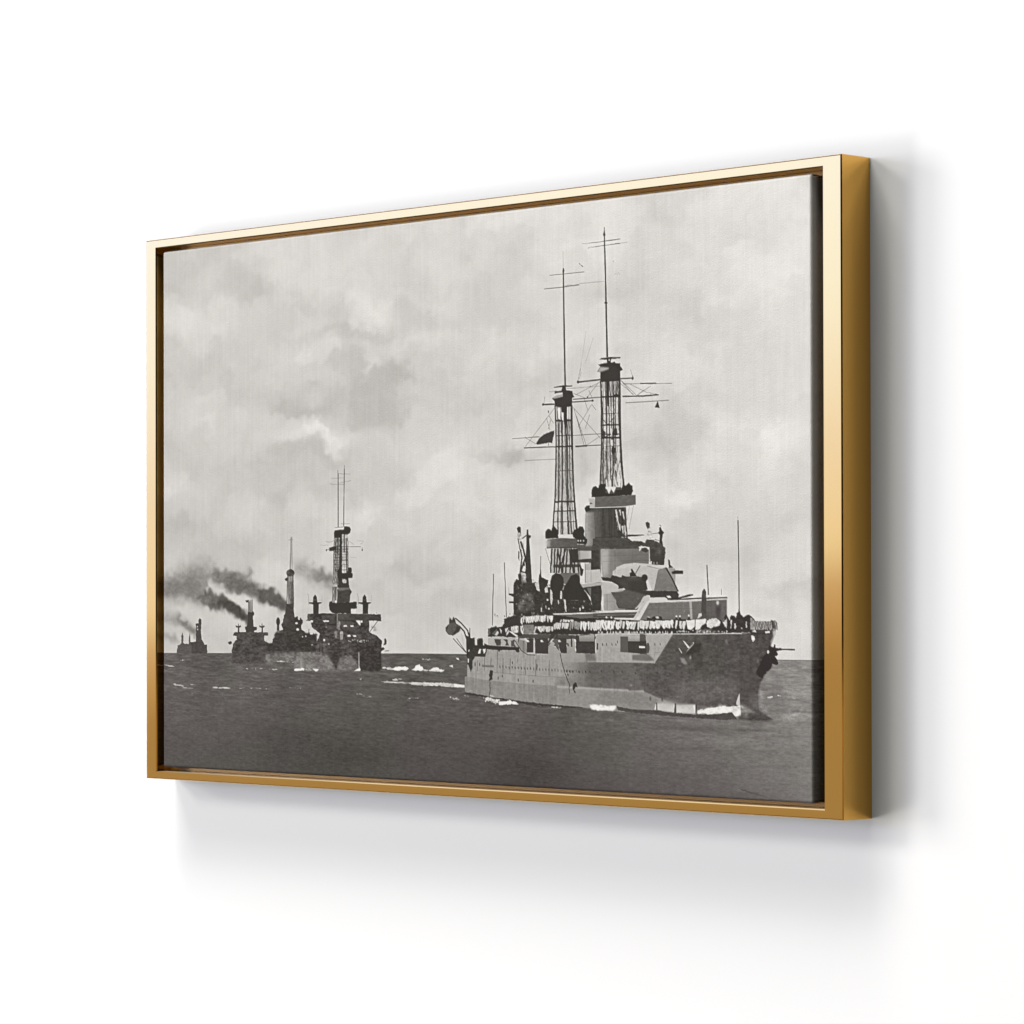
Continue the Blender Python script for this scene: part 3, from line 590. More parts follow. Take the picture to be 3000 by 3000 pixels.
for k in range(150):
    x, y = 800 + rng.rand() * 900, 760 + rng.rand() * 390
    El('A', (175, 120, 84, 48)[k % 4], x, y, 3 + rng.rand() * 9, 3 + rng.rand() * 13, .5, 0, .6)
for k in range(60):
    x, y = 560 + rng.rand() * 1100, 1150 + rng.rand() * 40
    El('A', 165 if k % 2 else 50, x, y, 4 + rng.rand() * 5, 6 + rng.rand() * 8, .6, 0, .5)
# boat cranes of the flagship
P('A', 64, '935 290 940 200 958 198 962 260 988 265 985 290 968 300 985 560 1000 800 1030 860 920 880 930 700 930 520', n=8)
P('A', 190, '830 175 870 165 880 280 895 330 925 500 935 560 920 680 880 660 880 480 860 320 832 290', r=.7, n=70)
P('A', 54, '825 185 850 160 872 175 876 260 862 230 845 240'); Ls('A', 56, 5, '870 330 900 420 925 520 940 640'); Ls('A', 56, 4, '870 420 885 520 870 640 850 820'); Ls('A', 60, 3, '840 300 865 430 880 500', .8); Ls('A', 56, 3.4, '890 300 935 265')
P('A', 54, '900 580 920 580 920 610 900 610'); P('A', 54, '845 440 858 450 855 560 842 520')
P('A', 150, '870 680 930 720 935 800 880 830', .8, r=1, n=70); Ls('A', 60, 6, '850 700 860 780 800 830 800 1100', .9); Ls('A', 60, 5, '930 500 870 680', .9)
P('A', 60, '735 920 800 930 800 960 740 940'); P('A', 58, '738 1010 795 1010 795 1035 740 1032')
Ls('A', 60, 2.4, '563 700 550 1285'); Ls('A', 80, 2.4, '686 570 710 1190'); Ls('A', 66, 2.2, '1098 500 1095 740'); Ls('A', 100, 1, '736 855 738 930')
P('A', 60, '1075 770 1090 650 1102 650 1108 740 1150 760 1185 770 1165 860 1140 840 1140 900 1090 900', r=1)
P('A', 60, '660 1310 690 1225 715 1190 740 1210 730 1260 760 1270 780 1200 850 1200 900 1300', r=1)
# ventilator cowls
P('A', 100, '1320 690 1540 690 1540 780 1400 830 1340 800', .9)
P('A', 56, '1205 870 1205 790 1225 720 1265 690 1320 700 1355 745 1362 830 1345 880 1320 900 1315 990 1235 990 1230 900'); P('A', 55, '1360 960 1360 850 1400 790 1440 720 1500 700 1540 730 1545 840 1640 960 1650 1000 1380 1000')
# conning tower, bridge block
P('A', 96, '1605 20 1780 0 1932 0 1932 420 1780 420 1780 800 1700 800 1600 380', g=(80, 'h'), tex=30)
P('A', 176, '1605 20 1700 10 1700 280 1620 370 1605 330', .7, 5); P('A', 90, '1500 370 1780 365 1780 420 1670 440 1520 440', r=.3)
P('A', 168, '1515 445 1670 440 1672 530 1520 540', g=(185, 'h')); P('A', 75, '1510 540 1665 525 1665 570 1530 572')
P('A', 170, '1600 590 1665 575 1665 660 1600 660'); P('A', 66, '1670 430 1775 420 1770 660 1670 660', n=12); 
P('A', 190, '1600 660 1770 650 1790 790 1600 810', n=6); Ls('A', 110, 1.4, '1668 655 1668 800'); Ls('A', 66, 1.6, '1600 580 1602 800')
P('A', 170, '1550 820 1810 790 1815 820 1800 850 1780 980 1800 1130 1780 1120 1795 850 1575 850', r=.3); P('A', 62, '1580 855 1795 825 1780 1120 1690 1120 1660 960 1590 880', n=10); P('A', 120, '1620 860 1670 860 1665 960', .9)
P('A', 185, '1780 830 1932 800 1932 960 1800 960')
P('A', 166, '1810 930 1932 930 1932 1118 1812 1118'); P('A', 215, '1790 960 1805 960 1800 1010 1810 1100 1795 1110 1782 1040')
# aft cage mast platform and lower legs
P('A', 66, '1210 415 1540 400 1560 700 1205 690', .25)
for x0, x1 in ((1225, 1210), (1258, 1250), (1290, 1275), (1330, 1300), (1365, 1345), (1400, 1380), (1440, 1430), (1475, 1480), (1510, 1530), (1290, 1340), (1380, 1300), (1420, 1470)):
    Ls('A', 58, 4.6, [x0, 415, (x0 + x1) / 2, 560, x1, 690], .92, wob=.5)
P('A', 60, '1440 420 1510 415 1520 570 1460 575 1440 520'); P('A', 66, '1240 595 1540 590 1540 625 1240 630', .9); P('A', 58, '1535 560 1565 640 1585 650 1570 725 1545 720')
Ls('A', 80, 1, '1150 410 1205 590')
# ---- masts (D sheet)
def cage(f, yt, yb, xl, xr, ticks, light=200, dens=12, w=2.0, seed=0, curve=0):
    xl = np.array(xl, float); xr = np.array(xr, float); ys_ = np.linspace(yt, yb, len(xl))
    P(f, light, np.concatenate([np.stack([xl, ys_], 1), np.stack([xr, ys_], 1)[::-1]]).ravel(), .9, n=14)
    for i in range(dens):
        k0 = (i + .5) / dens; k1 = k0 + rng.randn() * .10
        yy = np.linspace(yt, yb, 7); kk = np.linspace(k0, k1, 7) + rng.randn(7) * .012
        X0_ = np.interp(yy, ys_, xl); X1_ = np.interp(yy, ys_, xr); kk = np.clip(kk, .02, .98)
        Ls(f, 66, w * (.5 + rng.rand() * .8), np.stack([X0_ + (X1_ - X0_) * kk, yy], 1).ravel(), .85, wob=.35)
    Ls(f, 58, w * 1.5, np.stack([xl, ys_], 1).ravel()); Ls(f, 58, w * 1.5, np.stack([xr, ys_], 1).ravel())
    for y, t in ticks:
        Ls(f, 60, t, [np.interp(y, ys_, xl), y + 3, np.interp(y, ys_, xr), y - 3], .9, wob=.3)
# aft mast
cage('D', 340, 1800, [487, 496, 500, 498, 494, 488, 472, 460], [678, 680, 684, 688, 694, 706, 722, 742], [(510, 5), (680, 2), (803, 4), (1080, 1.4), (1428, 5.5), (1535, 3.4), (1655, 2.2)], 196, 15, 2.7)
for k in range(60):
    y = 850 + rng.rand() * 620; kx = rng.rand(); Ls('D', 84, .8, [500 + kx * 190, y, 500 + kx * 190 + rng.randn() * 14, y + 40 + rng.rand() * 60], .6)
P('D', 120, '500 900 690 900 705 1400 490 1400', .22, 5)
P('D', 60, '565 345 625 345 618 595 598 595 590 520 570 500 560 420')
for s in ('520 365 545 365 545 500 522 490', '560 415 585 420 585 520 565 500', '622 355 640 352 640 490 622 490', '648 352 662 352 662 492 648 492'): P('D', 226, s)
P('D', 60, '452 262 480 240 570 215 575 190 480 205 485 175 560 172 570 110 592 110 612 112 610 165 685 175 690 215 708 245 683 255 680 350 600 360 560 360 485 350 480 290', r=.3)
P('D', 170, '460 255 500 225 575 212 575 240 480 262', .9); P('D', 56, '472 132 560 112 685 112 680 125 600 128 480 140')
Ls('D', 58, 4.6, '345 328 480 325'); El('D', 52, 350, 330, 11, 15); Ls('D', 58, 3.4, '683 302 920 285'); El('D', 52, 912, 285, 14, 13); Ls('D', 58, 2.6, '690 270 1010 245')
Ls('D', 90, 1, '360 320 372 240', .7); Ls('D', 100, 1, '420 185 560 178', .7, wob=.8)
Ls('D', 62, 3.2, '135 820 500 808 690 803'); Ls('D', 56, 4.8, '718 802 850 795'); Ls('D', 62, 2.6, '850 795 1010 788'); Ls('D', 80, 1.8, '0 716 150 705 310 694'); Ls('D', 80, 1.7, '640 680 1010 660'); Ls('D', 120, 1.1, '145 963 490 948'); 
P('D', 68, '270 770 300 720 360 665 480 620 475 670 455 765 420 760 290 785', r=.4); Ls('D', 66, 1.4, '412 765 412 795')
for s in ('480 370 230 700 152 805', '152 705 270 775', '415 450 470 540', '390 480 430 620', '440 500 410 610', '690 360 1010 720', '700 370 815 785', '730 460 840 790', '1010 680 850 785', '690 200 830 255', '980 80 850 250', '1000 72 720 220', '820 270 860 400', '900 330 750 580', '905 330 950 390', '870 170 910 260', '880 440 830 600', '740 500 790 680', '1000 120 620 150'):
    Ls('D', 92, 1.15, s, .75)
Ls('D', 62, 3, '150 700 152 708'); El('D', 56, 855, 242, 8, 8); El('D', 56, 412, 410, 6, 16); El('D', 60, 888, 124, 7, 5)
# fore mast
cage('D', 60, 1260, [1003, 1010, 1014, 1012, 1016, 1012, 1004, 998], [1222, 1224, 1224, 1226, 1232, 1240, 1252, 1268], [(240, 5), (430, 1.6), (560, 4.4), (665, 3.5), (705, 5.5), (800, 1.4)], 200, 12, 2.9)
P('D', 130, '1012 720 1110 720 1100 1250 1000 1250', .35, 3, n=60)
P('D', 60, '1068 60 1100 60 1098 348 1078 348'); Ls('D', 60, 3, '1138 60 1140 200'); Ls('D', 66, 2, '1190 70 1185 210', .8)
P('D', 60, '1150 225 1180 200 1222 230 1222 245 1150 245')
for k in range(46):
    y = 740 + rng.rand() * 480; x = 1015 + rng.rand() * 215; Ls('D', 72, 1.1 + rng.rand(), [x, y, x + rng.randn() * 12, y + 40 + rng.rand() * 60], .7, wob=.4)
for s in ('1060 1180 1075 1180 1095 1290 1070 1350', '1165 990 1180 1010 1185 1100 1165 1060', '1100 1200 1120 1180 1130 1300 1105 1350', '1150 1150 1165 1140 1195 1260 1180 1300', '1200 1120 1215 1120 1225 1260 1210 1290', '1120 700 1135 660 1130 600 1115 600', '1045 780 1060 780 1055 850 1045 850', '1120 730 1145 730 1140 800 1122 790'): P('D', 222, s, .85, r=.4)
El('D', 58, 1148, 850, 26, 42, .9, r=1.2); P('D', 60, '1130 660 1160 600 1185 590 1195 680 1150 680', .9, r=.6); P('D', 64, '1020 600 1060 640 1060 700 1020 700', .85, r=.8)
Ls('D', 60, 2.4, '1010 470 1080 560 1150 480', .9); Ls('D', 62, 3, '1015 715 1120 665', .8)
P('E', 60, '975 1612 1075 1595 1072 1560 985 1560 1010 1540 1120 1528 1230 1532 1225 1545 1120 1555 1120 1595 1160 1580 1170 1598 1225 1600 1225 1630 1255 1672 1225 1690 1228 1800 1140 1805 1000 1815 998 1700 965 1695 1000 1640', r=.3)
P('E', 214, '1075 1562 1010 1565 985 1600 1070 1592', 1); P('E', 214, '1095 1555 1105 1555 1105 1570 1095 1575')
P('E', 176, '965 1695 1000 1640 1100 1650 1090 1670 1000 1700', .95, .6)
Ls('E', 70, 3.6, '1046 160 1060 700 1078 1530', w1=5.2); Ls('E', 66, 2.2, '1045 60 1045 110'); P('E', 56, '1030 150 1040 100 1050 98 1058 150 1045 170'); P('E', 60, '1040 920 1062 895 1084 918 1070 930')
Ls('E', 78, 1.9, '870 242 1048 218 1225 193'); Ls('E', 78, 1.9, '940 282 1050 265 1220 243'); Ls('E', 120, 1.3, '790 248 870 242', .7, wob=.7); Ls('E', 120, 1.3, '860 294 950 280', .8, wob=.9); Ls('E', 130, 1, '1220 243 1310 230', .6)
Ls('E', 84, 4, '580 550 590 1200 602 1860', w1=5); Ls('E', 140, 1, '577 330 580 530', .8); P('E', 58, '572 570 574 525 584 520 594 545 590 575')
Ls('E', 96, 1.7, '425 606 580 592 818 566', .9); Ls('E', 84, 2.2, '365 760 580 738 760 712', .9); Ls('E', 110, 1.2, '760 698 1040 672', .6); Ls('E', 110, 2.4, '600 728 760 710', .5, wob=.7)
Ls('E', 60, 2, '762 468 772 485', .9); Ls('E', 60, 2.2, '780 490 805 508', .9); El('E', 90, 1147, 448, 3, 4, .8)
Ls('E', 120, 1, '1160 600 1180 575 1190 600 1205 572 1220 598', .6)
Ls('E', 58, 4.6, '745 1815 998 1785'); El('E', 50, 748, 1812, 15, 17); Ls('E', 58, 3.6, '1228 1775 1370 1768'); P('E', 50, '1355 1785 1365 1735 1380 1770 1368 1790')
Ls('E', 110, 1, '745 1800 775 1660', .8); Ls('E', 110, 1, '755 1790 785 1700', .7); Ls('E', 120, 1, '1365 1750 1340 1670', .8); Ls('E', 140, .9, '830 1600 920 1310', .6); Ls('E', 140, .9, '770 1700 840 1230', .5)
Ls('D', 90, 1.6, '1255 95 1450 92 1810 90', .8); Ls('D', 58, 3.6, '1450 90 1632 88'); Ls('D', 56, 4, '1250 238 1480 232 1660 218'); Ls('D', 90, 1.6, '1285 310 1775 280', .8); El('D', 56, 1568, 222, 7, 9); El('D', 56, 1630, 215, 7, 7)
P('D', 66, '1615 362 1650 285 1672 368'); 
for s in ('1228 50 1370 220', '1228 90 1380 220', '1240 60 1410 225', '1570 120 1420 222', '1330 95 1520 190 1640 212', '1420 220 1500 160'): Ls('D', 92, 1.15, s, .75)
# fighting tops with searchlights
P('D', 52, '900 1300 920 1260 950 1250 978 1275 985 1240 1010 1225 1060 1230 1060 1330 1160 1340 1170 1300 1240 1290 1250 1235 1290 1245 1325 1208 1345 1240 1365 1250 1372 1310 1350 1355 1130 1370 900 1380', r=.6)
P('D', 58, '1030 1270 1075 1290 1100 1340 1120 1280 1150 1330 1180 1260 1240 1270 1200 1380 1040 1380', .8, r=.6)
P('D', 104, '940 1375 1400 1352 1402 1462 1290 1480 1100 1488 935 1492', n=8); P('D', 176, '868 1395 935 1385 938 1500 870 1495 880 1450', .95, .6); P('D', 60, '880 1445 895 1438 912 1452 880 1458')
P('D', 58, '820 1502 845 1472 880 1470 880 1500 945 1500 945 1545 835 1550')
P('D', 84, '835 1548 940 1500 1290 1490 1300 1700 1320 1932 835 1932', g=(66, 'h'), tex=26, n=8)
P('D', 168, '832 1548 930 1545 950 1932 835 1932', g=(110, 'h'), b=1, n=10); P('D', 130, '930 1540 990 1520 1000 1932 950 1932', .4, 6)
for s in ('1165 1520 1185 1515 1200 1600 1190 1680 1205 1760', '1210 1520 1228 1515 1235 1590 1222 1580', '1245 1540 1262 1540 1275 1640 1262 1620', '1205 1690 1225 1680 1232 1760 1215 1750', '1268 1690 1285 1700 1300 1900 1285 1890', '1240 1700 1262 1700 1262 1800 1250 1780', '1240 1830 1262 1830 1265 1890 1250 1880', '1180 1560 1192 1560 1215 1690 1205 1700'):
    P('D', 205, s, .85, r=.6, n=20)
Ls('D', 110, 1, '1375 1470 1325 1740', .7); Ls('D', 110, 1, '1330 1480 1300 1640', .6)
P('D', 66, '940 1830 1320 1812 1320 1800 1480 1800 1500 1808 1320 1825 940 1840', .9)
P('D', 52, '375 1790 380 1760 405 1735 430 1740 445 1760 452 1725 480 1705 520 1760 525 1840 380 1850', r=.6); P('D', 52, '685 1790 700 1745 740 1740 760 1710 800 1710 822 1760 815 1810 850 1850 850 1900 750 1880 690 1830', r=.6)
for x in (755, 780, 812): El('D', 205, x, 1870, 6, 9)
P('D', 105, '400 1855 560 1840 720 1845 745 1932 400 1932', n=6)
P('A', 108, '1200 315 1510 300 1510 400 1165 405 1180 330', n=8, g=(92, 'h')); P('A', 175, '1155 320 1210 315 1200 400 1165 400', .8, 3); Ls('A', 52, 3, '1165 405 1510 402')
P('A', 52, '1500 300 1560 280 1600 290 1625 340 1610 370 1510 360', r=.5)
for x in (1522, 1549, 1583): El('A', 205, x, 325, 7, 10)
# ---- bridge and turret
P('B', 78, '-50 300 340 290 400 330 490 328 540 350 560 310 640 315 700 350 745 385 772 410 765 500 755 600 600 600 590 420 0 420 -60 420', r=.6, n=12)
Ls('B', 56, 5.5, '345 268 440 266 530 264', w1=1.5)
P('B', 190, '552 120 590 120 600 180 630 280 632 315 600 310 560 250 575 220 556 170', r=.6, n=60); P('B', 70, '545 120 570 108 590 125 592 180 565 190 552 160', .9, r=.6)
P('B', 58, '682 235 700 220 700 175 720 170 728 200 757 235 740 255 735 320 745 385 700 350 708 260'); Ls('B', 70, 1.6, '700 150 710 148 720 155 718 175'); Ls('B', 66, 1.8, '625 245 685 240'); Ls('B', 66, 1.6, '650 310 700 325')
P('B', 120, '650 420 718 420 718 500 655 500', .7, 2, n=70); P('B', 208, '600 560 620 555 610 600'); 
for x in (640, 675): El('B', 205, x, 580, 9, 16, .95)
P('B', 60, '590 420 755 420 755 600 640 600 600 540', .5)
P('B', 138, '35 425 585 412 585 600 400 590 200 650 160 750 60 740 45 600', g=(120, 'h'), n=6); P('B', 182, '35 425 130 420 120 700 60 740 45 600', .85, 7); P('B', 112, '150 430 585 415 585 580 300 600', .45, 6)
P('B', 206, '468 395 500 382 590 400 590 425 560 420 540 400 500 410 478 445', r=.6); P('B', 66, '500 410 560 405 580 440 550 460 500 440', .85)
P('B', 210, '582 560 605 570 605 600 582 590')
P('B', 198, '215 625 300 590 420 575 600 590 770 618 800 625 790 650 700 640 560 612 440 605 300 630 212 650', n=5)
P('B', 190, '175 670 212 650 300 630 440 605 560 612 690 655 640 890 625 892 560 740 175 760', n=5); P('B', 134, '690 655 780 625 800 640 860 760 905 895 640 892', n=6, g=(122, 'v'))
P('B', 150, '800 625 880 640 885 720 880 820 860 790', .9); Ls('B', 60, 4.5, '775 630 850 760 915 900'); Ls('B', 84, 2.6, '485 605 430 700'); Ls('B', 110, 2, '560 610 700 645 800 640', .7)
P('B', 56, '800 535 820 545 828 600 860 630 810 632'); P('B', 62, '838 680 880 660 972 662 972 702 880 702 850 705')
Ls('B', 120, 1.2, '690 655 645 890', .8)
P('B', 58, '100 800 180 720 280 715 300 720 520 735 560 720 568 760 560 880 400 920 250 880 240 820', .0)
P('B', 64, '40 735 150 745 165 715 215 725 270 740 285 712 320 728 545 735 568 880 450 900 340 900 300 860 230 880 235 830 160 790 60 775', r=.4)
P('B', 108, '320 728 470 730 530 740 470 760 330 765', .7, 6, n=6); P('B', 96, '200 760 300 780 380 860 330 870', .5, 6)
El('B', 58, 535, 745, 36, 42); P('B', 58, '365 690 385 680 378 645 395 642 448 730 370 730'); P('B', 170, '60 690 130 700 140 735 60 725', .0)
P('B', 66, '555 890 900 895 925 935 910 985 780 990 600 970 590 940 540 950 450 1110 200 1110 220 1000 150 905 310 880', r=.4, n=6)
P('B', 186, '60 790 130 795 240 840 236 870 290 870 300 895 250 910 95 905 70 1110 70 900 50 830', n=5); P('B', 166, '75 930 160 920 240 1090 400 1105 75 1115', n=5, g=(130, 'h')); P('B', 96, '160 920 330 880 560 940 430 1100 250 1090', .9, 1, n=6)
P('B', 190, '415 1110 480 1030 520 960 565 938 595 970 590 1000 560 1010 430 1230 410 1215 500 1060', r=.5)
P('B', 120, '480 1225 590 1025 1180 1005 1185 1180 1180 1215 480 1225', n=6); P('B', 205, '598 1000 610 970 760 965 800 985 840 1000 1180 985 1180 1005 640 1025 590 1025')
P('B', 58, '780 950 835 965 850 990 800 1000 790 985'); P('B', 215, '782 950 820 945 840 970 800 975'); P('B', 58, '800 985 1180 968 1180 985 830 1000'); P('B', 62, '850 985 990 945 1040 930 1085 930 1085 945 1010 965 900 985', .9)
P('B', 110, '1050 1010 1180 1005 1185 1200 1060 1215', .6); P('B', 168, '1040 1010 1068 1010 1078 1215 1055 1215')
P('B', 98, '1225 985 1470 985 1470 1250 1230 1220', n=8, g=(110, 'h')); P('B', 70, '1340 1080 1400 1050 1390 1200 1350 1200', .8, 4); Ls('B', 190, 2, '1468 980 1468 1160'); P('B', 195, '1235 990 1470 980 1470 990 1235 1000')
El('B', 205, 1362, 1028, 15, 24, 1, 1); P('B', 60, '1225 970 1470 960 1475 975 1225 985'); P('B', 84, '1180 1010 1185 900 1210 865 1232 900 1232 1080 1235 1210 1170 1210', n=12)
Ls('B', 78, 3.2, '1240 600 1258 940'); Ls('B', 60, 1.8, '1405 870 1406 940'); Ls('B', 84, 3.2, '1593 90 1600 600 1607 1100', w1=3.4); Ls('B', 110, 1, '1590 50 1592 90', .7)
P('A', 205, '1235 1150 1550 1140 1932 1130 1932 1142 1550 1156 1240 1165'); P('A', 96, '1240 1165 1550 1156 1932 1142 1932 1190 1700 1215 1550 1220 1240 1195', g=(120, 'v')); P('A', 60, '1240 1190 1560 1205 1700 1200 1700 1230 1240 1220', .5, 2)
P('B', 205, '-50 1135 200 1122 470 1115 450 1132 0 1145'); P('B', 104, '-50 1145 455 1130 410 1200 -50 1195', g=(74, 'v'))
# seams, rails and small fittings on the bridge, turret and barbette
for s_ in ('60 500 580 480', '60 560 580 545', '200 430 200 700', '400 420 400 590', '560 1100 1180 1090', '700 1020 690 1210', '860 1010 856 1210', '960 1008 958 1210', '700 700 880 860', '80 1010 430 1015', '110 930 112 1110', '1290 990 1290 1210'):
    Ls('B', 96, 1.1, s_, .5, wob=.2)
for s_ in ('0 1170 460 1160', '590 1030 1180 1012', '1240 1000 1466 992', '230 640 560 606'): Ls('B', 212, 1.2, s_, .5, wob=.2)
for k in range(70):
    x, y = rng.rand() * 1180, 300 + rng.rand() * 900
    if y > 960 or (x < 760 and y < 420): El('B', 90 if k % 3 else 190, x, y, 3 + rng.rand() * 4, 3 + rng.rand() * 6, .45, 0, .4)
for k in range(90):
    x = rng.rand() * 1300; El('K', 72 if k % 2 else 128, x, 30 + rng.rand() * 640, 1.5 + rng.rand() * 2, 4 + rng.rand() * 22, .22, 0, .5)
for x in range(60, 1300, 95): Ls('K', 78, .9, [x, 300 if x < 540 else 40, x + 10, 640], .22, wob=.3)
Ls('K', 80, 1, '540 200 1330 150', .3); Ls('K', 84, 1, '440 480 1336 440', .3)
# ---- crew manning the rails
def crew(f, xs, ys0, ys1, n, tone=222, dark=58, w=15, gap=.35):
    """standing figures side by side: pale jumpers, dark gaps and heads"""
    pts = []
    for i in range(n):
        k = (i + .5) / n + rng.randn() * .1 / n
        x = np.interp(k, np.linspace(0, 1, len(xs)), xs); yt = np.interp(k, np.linspace(0, 1, len(ys0)), ys0); yb = np.interp(k, np.linspace(0, 1, len(ys1)), ys1)
        h = yb - yt; ww = w * (.65 + rng.rand() * .6); t = tone - rng.rand() * 26; ln = rng.randn() * ww * .35
        top = yt + rng.rand() * h * .15
        P(f, t, [x - ww * .5, top, x + ww * .5, top + h * .03, x + ww * .62 + ln, top + h * .4, x + ww * .3 + ln, top + h * .8, x + ln, top + h * (.88 + rng.rand() * .14), x - ww * .45 + ln, top + h * .8, x - ww * .6, top + h * .35], .96, r=.5)
        if rng.rand() < .5: Ls(f, dark + 30, .9, [x + rng.randn() * 3, top + 6, x + ln, top + h * .75], .55)
        if rng.rand() < .55: El(f, dark, x + ww * .5, top + h * .25 + rng.rand() * h * .4, ww * .16, h * .22, .85)
P('A', 58, '890 1170 1240 1160 1560 1205 1932 1200 1932 1370 1540 1390 1240 1385 890 1370 880 1270 640 1300 560 1300 500 1320 500 1410 620 1410 800 1420 890 1400', r=.6, n=8)
P('B', 58, '-50 1205 480 1225 860 1215 1180 1210 1400 1220 1500 1370 860 1376 0 1376 -50 1370', r=.4, n=8)
P('A', 62, '860 1380 1380 1385 1500 1400 1500 1440 860 1430', .85, r=.6)
crew('A', [900, 1240], [1175, 1160], [1255, 1240], 14, 232, w=25)
crew('A', [1030, 1240], [1285, 1290], [1365, 1350], 7, 222, w=29); crew('A', [1240, 1420], [1255, 1245], [1330, 1320], 6, 218, w=30); crew('A', [1420, 1560], [1225, 1240], [1330, 1330], 6, 165, w=22); crew('A', [1320, 1460], [1215, 1215], [1250, 1245], 5, 225, w=26)
crew('A', [1550, 1932], [1232, 1240], [1345, 1335], 14, 230, w=29)
crew('B', [-20, 420], [1218, 1228], [1325, 1325], 13, 232, w=35); crew('B', [420, 760], [1225, 1225], [1330, 1325], 10, 232, w=36); crew('B', [740, 860], [1218, 1215], [1310, 1325], 4, 232, w=32)
crew('B', [880, 1000], [1220, 1220], [1325, 1320], 3, 222, w=34)
P('B', 220, '1005 1222 1105 1218 1100 1300 1060 1335 1020 1325', r=.5, n=10); P('B', 220, '1115 1215 1235 1215 1225 1260 1190 1280 1150 1330 1110 1330', r=.6, n=16); P('B', 214, '1242 1300 1240 1230 1300 1205 1350 1205 1390 1240 1385 1285 1330 1300 1270 1315', r=1, n=40)
P('B', 150, '1110 1330 1300 1330 1400 1370 1110 1372', .7, 1, r=1, n=80)
for k in range(46): El('B', 205 if k % 3 else 60, 900 + rng.rand() * 640, 1335 + rng.rand() * 36, 9, 9, .7, r=.6)
for k in range(44): x = rng.rand() * 860; P('B', 205, [x - 8, 1374, x, 1350 - rng.rand() * 12, x + 10, 1374], .85, r=.4)
for x, y in ((895, 1182), (935, 1182), (1035, 1172), (103, 1192), (158, 1194), (460, 1196)): El('B', 214, x, y, 10, 12)
for x in (895, 935, 1035): P('B', 58, [x - 18, 1225, x - 8, 1192, x + 8, 1192, x + 20, 1225])
P('B', 58, '560 1195 590 1185 605 1210 640 1180 690 1175 720 1180 745 1220 560 1222', r=.5); P('B', 215, '560 1185 590 1185 600 1200', .9); P('B', 205, '655 1185 690 1180 700 1205 670 1205', .9)
P('B', 205, '1130 1210 1150 1150 1180 1145 1185 1175 1160 1190', r=.6)
# figures on the left end and the stern boat deck
for s in ('500 1330 520 1310 530 1370 505 1400', '545 1380 600 1320 620 1370 600 1400', '690 1320 745 1310 735 1370 710 1400', '770 1300 840 1290 850 1350 830 1370 790 1360', '870 1300 900 1275 900 1380 880 1370', '635 1310 660 1330 650 1380'):
    P('A', 205, s, .95, r=.7, n=20)
crew('A', [765, 890], [1290, 1280], [1370, 1375], 5, 222, w=24)
P('A', 58, '500 1330 540 1300 600 1295 610 1350 560 1400 540 1420 500 1410', .7, r=1.5); P('A', 210, '735 1350 750 1345 840 1400 830 1418'); Ls('A', 58, 4, '640 1310 700 1385 740 1310'); P('A', 130, '905 1275 1018 1275 1020 1378 905 1378', n=16)
P('A', 66, '840 1180 870 1180 870 1400 840 1500 845 1300', .8, r=.5)
# figures and rail at the bow
P('B', 60, '1435 1190 1450 1160 1475 1180 1500 1230 1500 1190 1520 1165 1550 1175 1570 1200 1575 1150 1600 1125 1605 1100 1620 1150 1650 1190 1690 1165 1725 1165 1780 1220 1780 1360 1480 1370', r=.8, n=10)
P('B', 58, '1595 1140 1600 1095 1612 1095 1612 1140')
for s in ('1510 1225 1525 1220 1515 1320 1508 1320', '1548 1260 1565 1260 1570 1310 1558 1330 1548 1310', '1440 1230 1465 1200 1470 1290 1440 1300', '1680 1240 1690 1240 1695 1310 1680 1310', '1760 1340 1780 1325 1795 1350 1780 1370', '1620 1310 1640 1310 1640 1330'): P('B', 205, s, .9, r=.6)
P('C', 140, '960 420 1010 460 1180 465 1240 450 1270 490 1268 540 1220 580 1000 600 960 560', .9, r=.6, n=40)
for i in range(46):
    x = 1000 + i * 5.8; Ls('C', 58 if i % 3 else 205, 1.5, [x, 460 + rng.rand() * 16, x + 14 + rng.randn() * 2, 560 + rng.rand() * 15], .85)
P('C', 56, '1190 450 1215 452 1240 545 1215 550', .7); P('C', 60, '960 560 1220 560 1250 570 1200 610 960 610', .8, r=.8); P('C', 215, '1125 580 1180 575 1180 598 1130 600', r=.4); P('C', 200, '975 580 1010 560 1030 590', r=.6)
P('C', 200, '1215 565 1250 565 1245 600 1225 640 1210 600', .8, 1)
# ---- grain of the old photograph
INK += .55 * (INK - soft(INK, 2.2)) + .25 * (INK - soft(INK, 9))
INK += 3.2 * N3 + rng.randn(PH, PW) * 2.2
INK[:] = INK - 6 * np.exp(-((INK - 110) / 38) ** 2)
Ls('Z', 70, 3.5, '2170 2313 2208 2324 2247 2336', .85, w1=1.5, wob=.5); Ls('Z', 92, 6, '2040 2318 2090 2326 2125 2332', .5, wob=.8); Ls('Z', 96, 3, '2120 2303 2170 2312', .6, wob=.5)
INK[:] = np.clip(INK, 48, 245)
# woven threads, and the faint mauve cast of the ink in the darker parts
THR = vnoise(PH, PW, 1.6, 90, 301) + .6 * vnoise(PH, PW, 5, 140, 302)
INK += 6.0 * THR * np.clip((INK - 60) / 100, .4, 1)
TINT = .6 * np.clip((150 - INK) / 60, 0, 1) * np.clip(.5 + 2.2 * fbm(260, 170, 401, 3), 0, 1.3)


